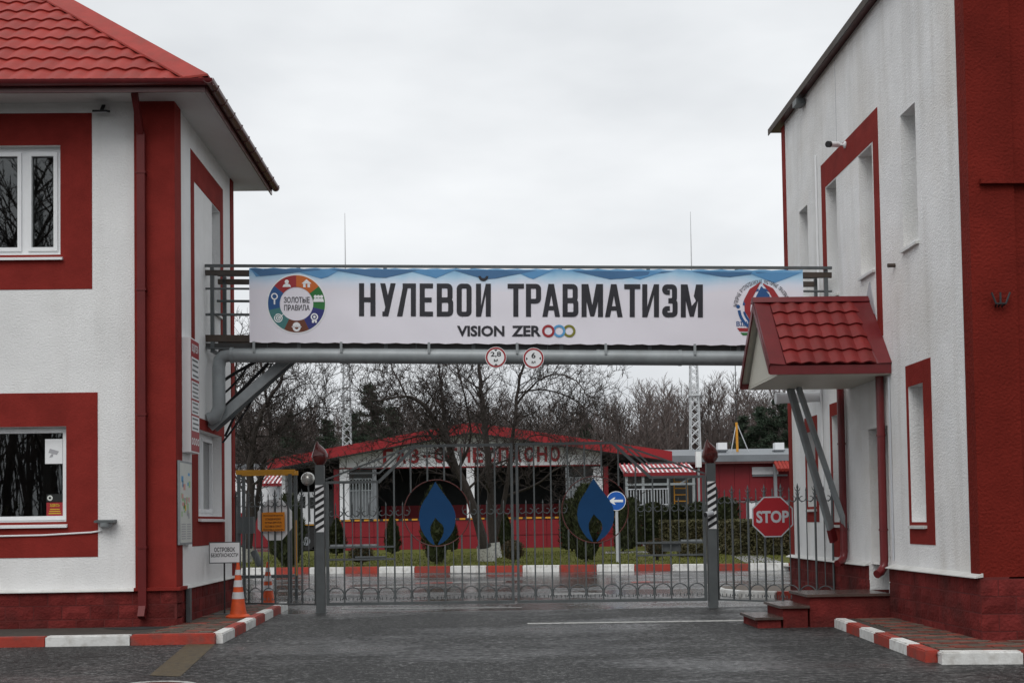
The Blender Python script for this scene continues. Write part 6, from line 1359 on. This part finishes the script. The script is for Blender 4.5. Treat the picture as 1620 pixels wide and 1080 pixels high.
# the mass of the wood behind, one object
mt, mw = MB(), MB(); import numpy as np
def bulk(metas, name, matn, label):
    V, Fc, base = [], [], 0
    for me, mat4 in metas:
        n = len(me.vertices); co = np.empty(n*3); me.vertices.foreach_get('co', co); co = co.reshape(-1, 3); A = np.array(mat4.to_3x3()); tt = np.array(mat4.translation); V.append(co@A.T+tt)
        m = len(me.polygons); lv = np.empty(len(me.loops), dtype=np.int32); me.loops.foreach_get('vertex_index', lv); Fc.append(lv.reshape(-1, 4)+base); base += n
    V = np.concatenate(V); Fc = np.concatenate(Fc); me = bpy.data.meshes.new(name); me.vertices.add(len(V)); me.vertices.foreach_set('co', V.astype(np.float32).ravel()); me.loops.add(Fc.size); me.loops.foreach_set('vertex_index', Fc.astype(np.int32).ravel()); me.polygons.add(len(Fc)); me.polygons.foreach_set('loop_start', np.arange(0, Fc.size, 4, dtype=np.int32)); me.update(calc_edges=True)
    me.materials.append(M[matn]); o = bpy.data.objects.new(name, me); col.objects.link(o); return tag(o, label, 'forest', kind='stuff')
ml, tl = [], []
FM = [forest_tree(60+k, H, 1.9, .55) for k, H in enumerate(FH)]
for k in range(300):
    px = rng.uniform(340, 1330); Y = rng.uniform(128, 165); p0 = pt(px, 800, Y); top = sky_y(px)+rng.uniform(-6, 28); i = rng.randrange(5); s_ = pt(px, top, Y).z/FH[i]
    m4 = Matrix.Translation((p0.x, Y, 0)) @ Matrix.Rotation(rng.uniform(0, 6.28), 4, 'Z') @ Matrix.Diagonal((s_*1.15, s_*1.15, s_, 1)); ml.append((FM[i][1], m4)); tl.append((FM[i][0], m4))
bulk(ml, 'forest_mass', 'ftwig', 'dense bare twigs of the deeper wood behind the front trees'); bulk(tl, 'forest_trunks', 'fbark', 'many thin trunks deeper inside the bare wood')
mb = MB()
for k in range(24000):
    px = rng.uniform(330, 1340); Y = rng.uniform(116, 150); p0 = pt(px, 800, Y); h_ = rng.uniform(1.5, 6.5); x = p0.x; l = Vector((rng.gauss(0, .5), rng.gauss(0, .5), h_)); z0 = rng.uniform(0, 7.0)
    mb.tube([(x, Y, z0), Vector((x, Y, z0))+l], [.055, .012], 3, cap=False)
tag(mb.build('undergrowth', 'ftwig'), 'tangled brushwood filling the lower part of the bare wood', 'undergrowth', kind='stuff')
# dark wooded rise closing the view behind the wood
mb = MB(); n = 60; vs_, fs_ = [], []
for k in range(n+1):
    x = -120+260*k/n; z = 7.5+1.2*mnoise.noise(Vector((x*.06, 2, 0))); vs_ += [(x, 168, -1), (x, 172, z*.75), (x, 182, z)]
for k in range(n): fs_ += [(3*k, 3*k+3, 3*k+4, 3*k+1), (3*k+1, 3*k+4, 3*k+5, 3*k+2)]
mb.add(vs_, fs_); mb.build('wooded_rise', 'fbark', kind='structure')
# pines
def pine(seed, H, W_):
    rng = random.Random(seed); tb, nd = MB(), MB(); tb.tube([(0, 0, 0), (.05, 0, H*.5), (0, 0, H)], [.18, .12, .02], 6, cap=False); z = H*.16
    while z < H*.985:
        t_ = z/H; L = W_*(1-t_)**.75*rng.uniform(.75, 1.15)+.15
        for k in range(rng.choice((4, 5, 6))):
            a = rng.uniform(0, 6.283); l = L*rng.uniform(.55, 1.1); d = Vector((math.cos(a), math.sin(a), rng.uniform(-.05, .45))).normalized(); p = Vector((0, 0, z)); e = p+d*l; tb.tube([p, e], [.035, .01], 3, cap=False)
            for _ in range(int(30+l*55)):
                c = p.lerp(e, rng.uniform(.25, 1.02))+Vector((rng.gauss(0, .13), rng.gauss(0, .13), rng.gauss(.05, .10))); u_ = Vector((rng.gauss(0, 1), rng.gauss(0, 1), rng.gauss(.3, .8))).normalized()*rng.uniform(.16, .34); s_ = u_.cross(Vector((rng.gauss(0, 1), rng.gauss(0, 1), rng.gauss(0, 1)))).normalized()*.05
                nd.add([c-s_, c+s_, c+u_], [(0, 1, 2)])
        z += H*rng.uniform(.028, .042)
    a = tb.mesh('trunk'); a.materials.append(M['fbark']); b = nd.mesh('crown'); b.materials.append(M['needle']); return a, b
PN = [pine(3, 13, 4.8), pine(8, 11, 3.0)]
for i, (px, top, Y, k, lab) in enumerate(((588, 603, 99, 0, 'dark green pine standing right of the left lattice mast'), (620, 640, 109, 1, 'smaller pine tucked behind the tall pine'), (518, 660, 110, 1, 'small dark pine left of the left lattice mast'), (562, 650, 112, 1, 'low pine directly behind the left lattice mast'), (455, 650, 108, 1, 'dark conifer behind the twin stemmed fruit tree'), (1205, 640, 112, 1, 'dark conifer above the red store'), (1235, 628, 113, 0, 'taller dark conifer beside the right building'), (1262, 622, 111, 0, 'dark conifer behind the white wall pipe'), (1178, 655, 113, 1, 'short conifer behind the guyed pole'), (930, 668, 118, 1, 'lone short conifer within the bare wood'))):
    p0 = pt(px, 800, Y); s_ = pt(px, top, Y).z/(13, 11)[k]; o = empty('pine_tree', (p0.x, Y, 0), lab, 'tree', 'conifers at the wood edge'); o.rotation_euler = (0, 0, i*1.3)
    for me, nm in zip(PN[k], ('trunk', 'crown')):
        c = bpy.data.objects.new(nm, me); col.objects.link(c); c.parent = o; c.scale = (s_, s_, s_)
mast(-24.3, -32.0, 20.0, .95, .42, 27.0, 'lattice mast across the street mirrored in the lower gatehouse window')
mb = MB()
for k in range(3200):
    x, y = rng.uniform(-55, 30), rng.uniform(-34, -20); h_ = rng.uniform(1.5, 6); z0 = rng.uniform(0, 5)
    mb.tube([(x, y, z0), (x+rng.gauss(0, .6), y+rng.gauss(0, .6), z0+h_)], [.06, .015], 3, cap=False)
tag(mb.build('street_thicket', 'ftwig'), 'brushwood under the trees across the street behind the viewer', 'undergrowth', kind='stuff')
# trees and a mast across the street behind the viewer: they are what the windows mirror
for k in range(20):
    x = -40+k*3.4+rng.uniform(-1, 1); y = -20+rng.uniform(-9, 4); i = k % 5; s_ = rng.uniform(1.4, 1.75)
    o = empty('street_tree', (x, y, 0), f'{ORD[k]} bare tree in the row across the street behind the viewer', 'tree', 'bare trees across the street'); o.rotation_euler = (0, 0, rng.uniform(0, 6))
    for me, nm in zip(FT[i], ('trunk', 'crown')):
        c = bpy.data.objects.new(nm, me); col.objects.link(c); c.parent = o; c.scale = (s_*1.2, s_*1.2, s_)
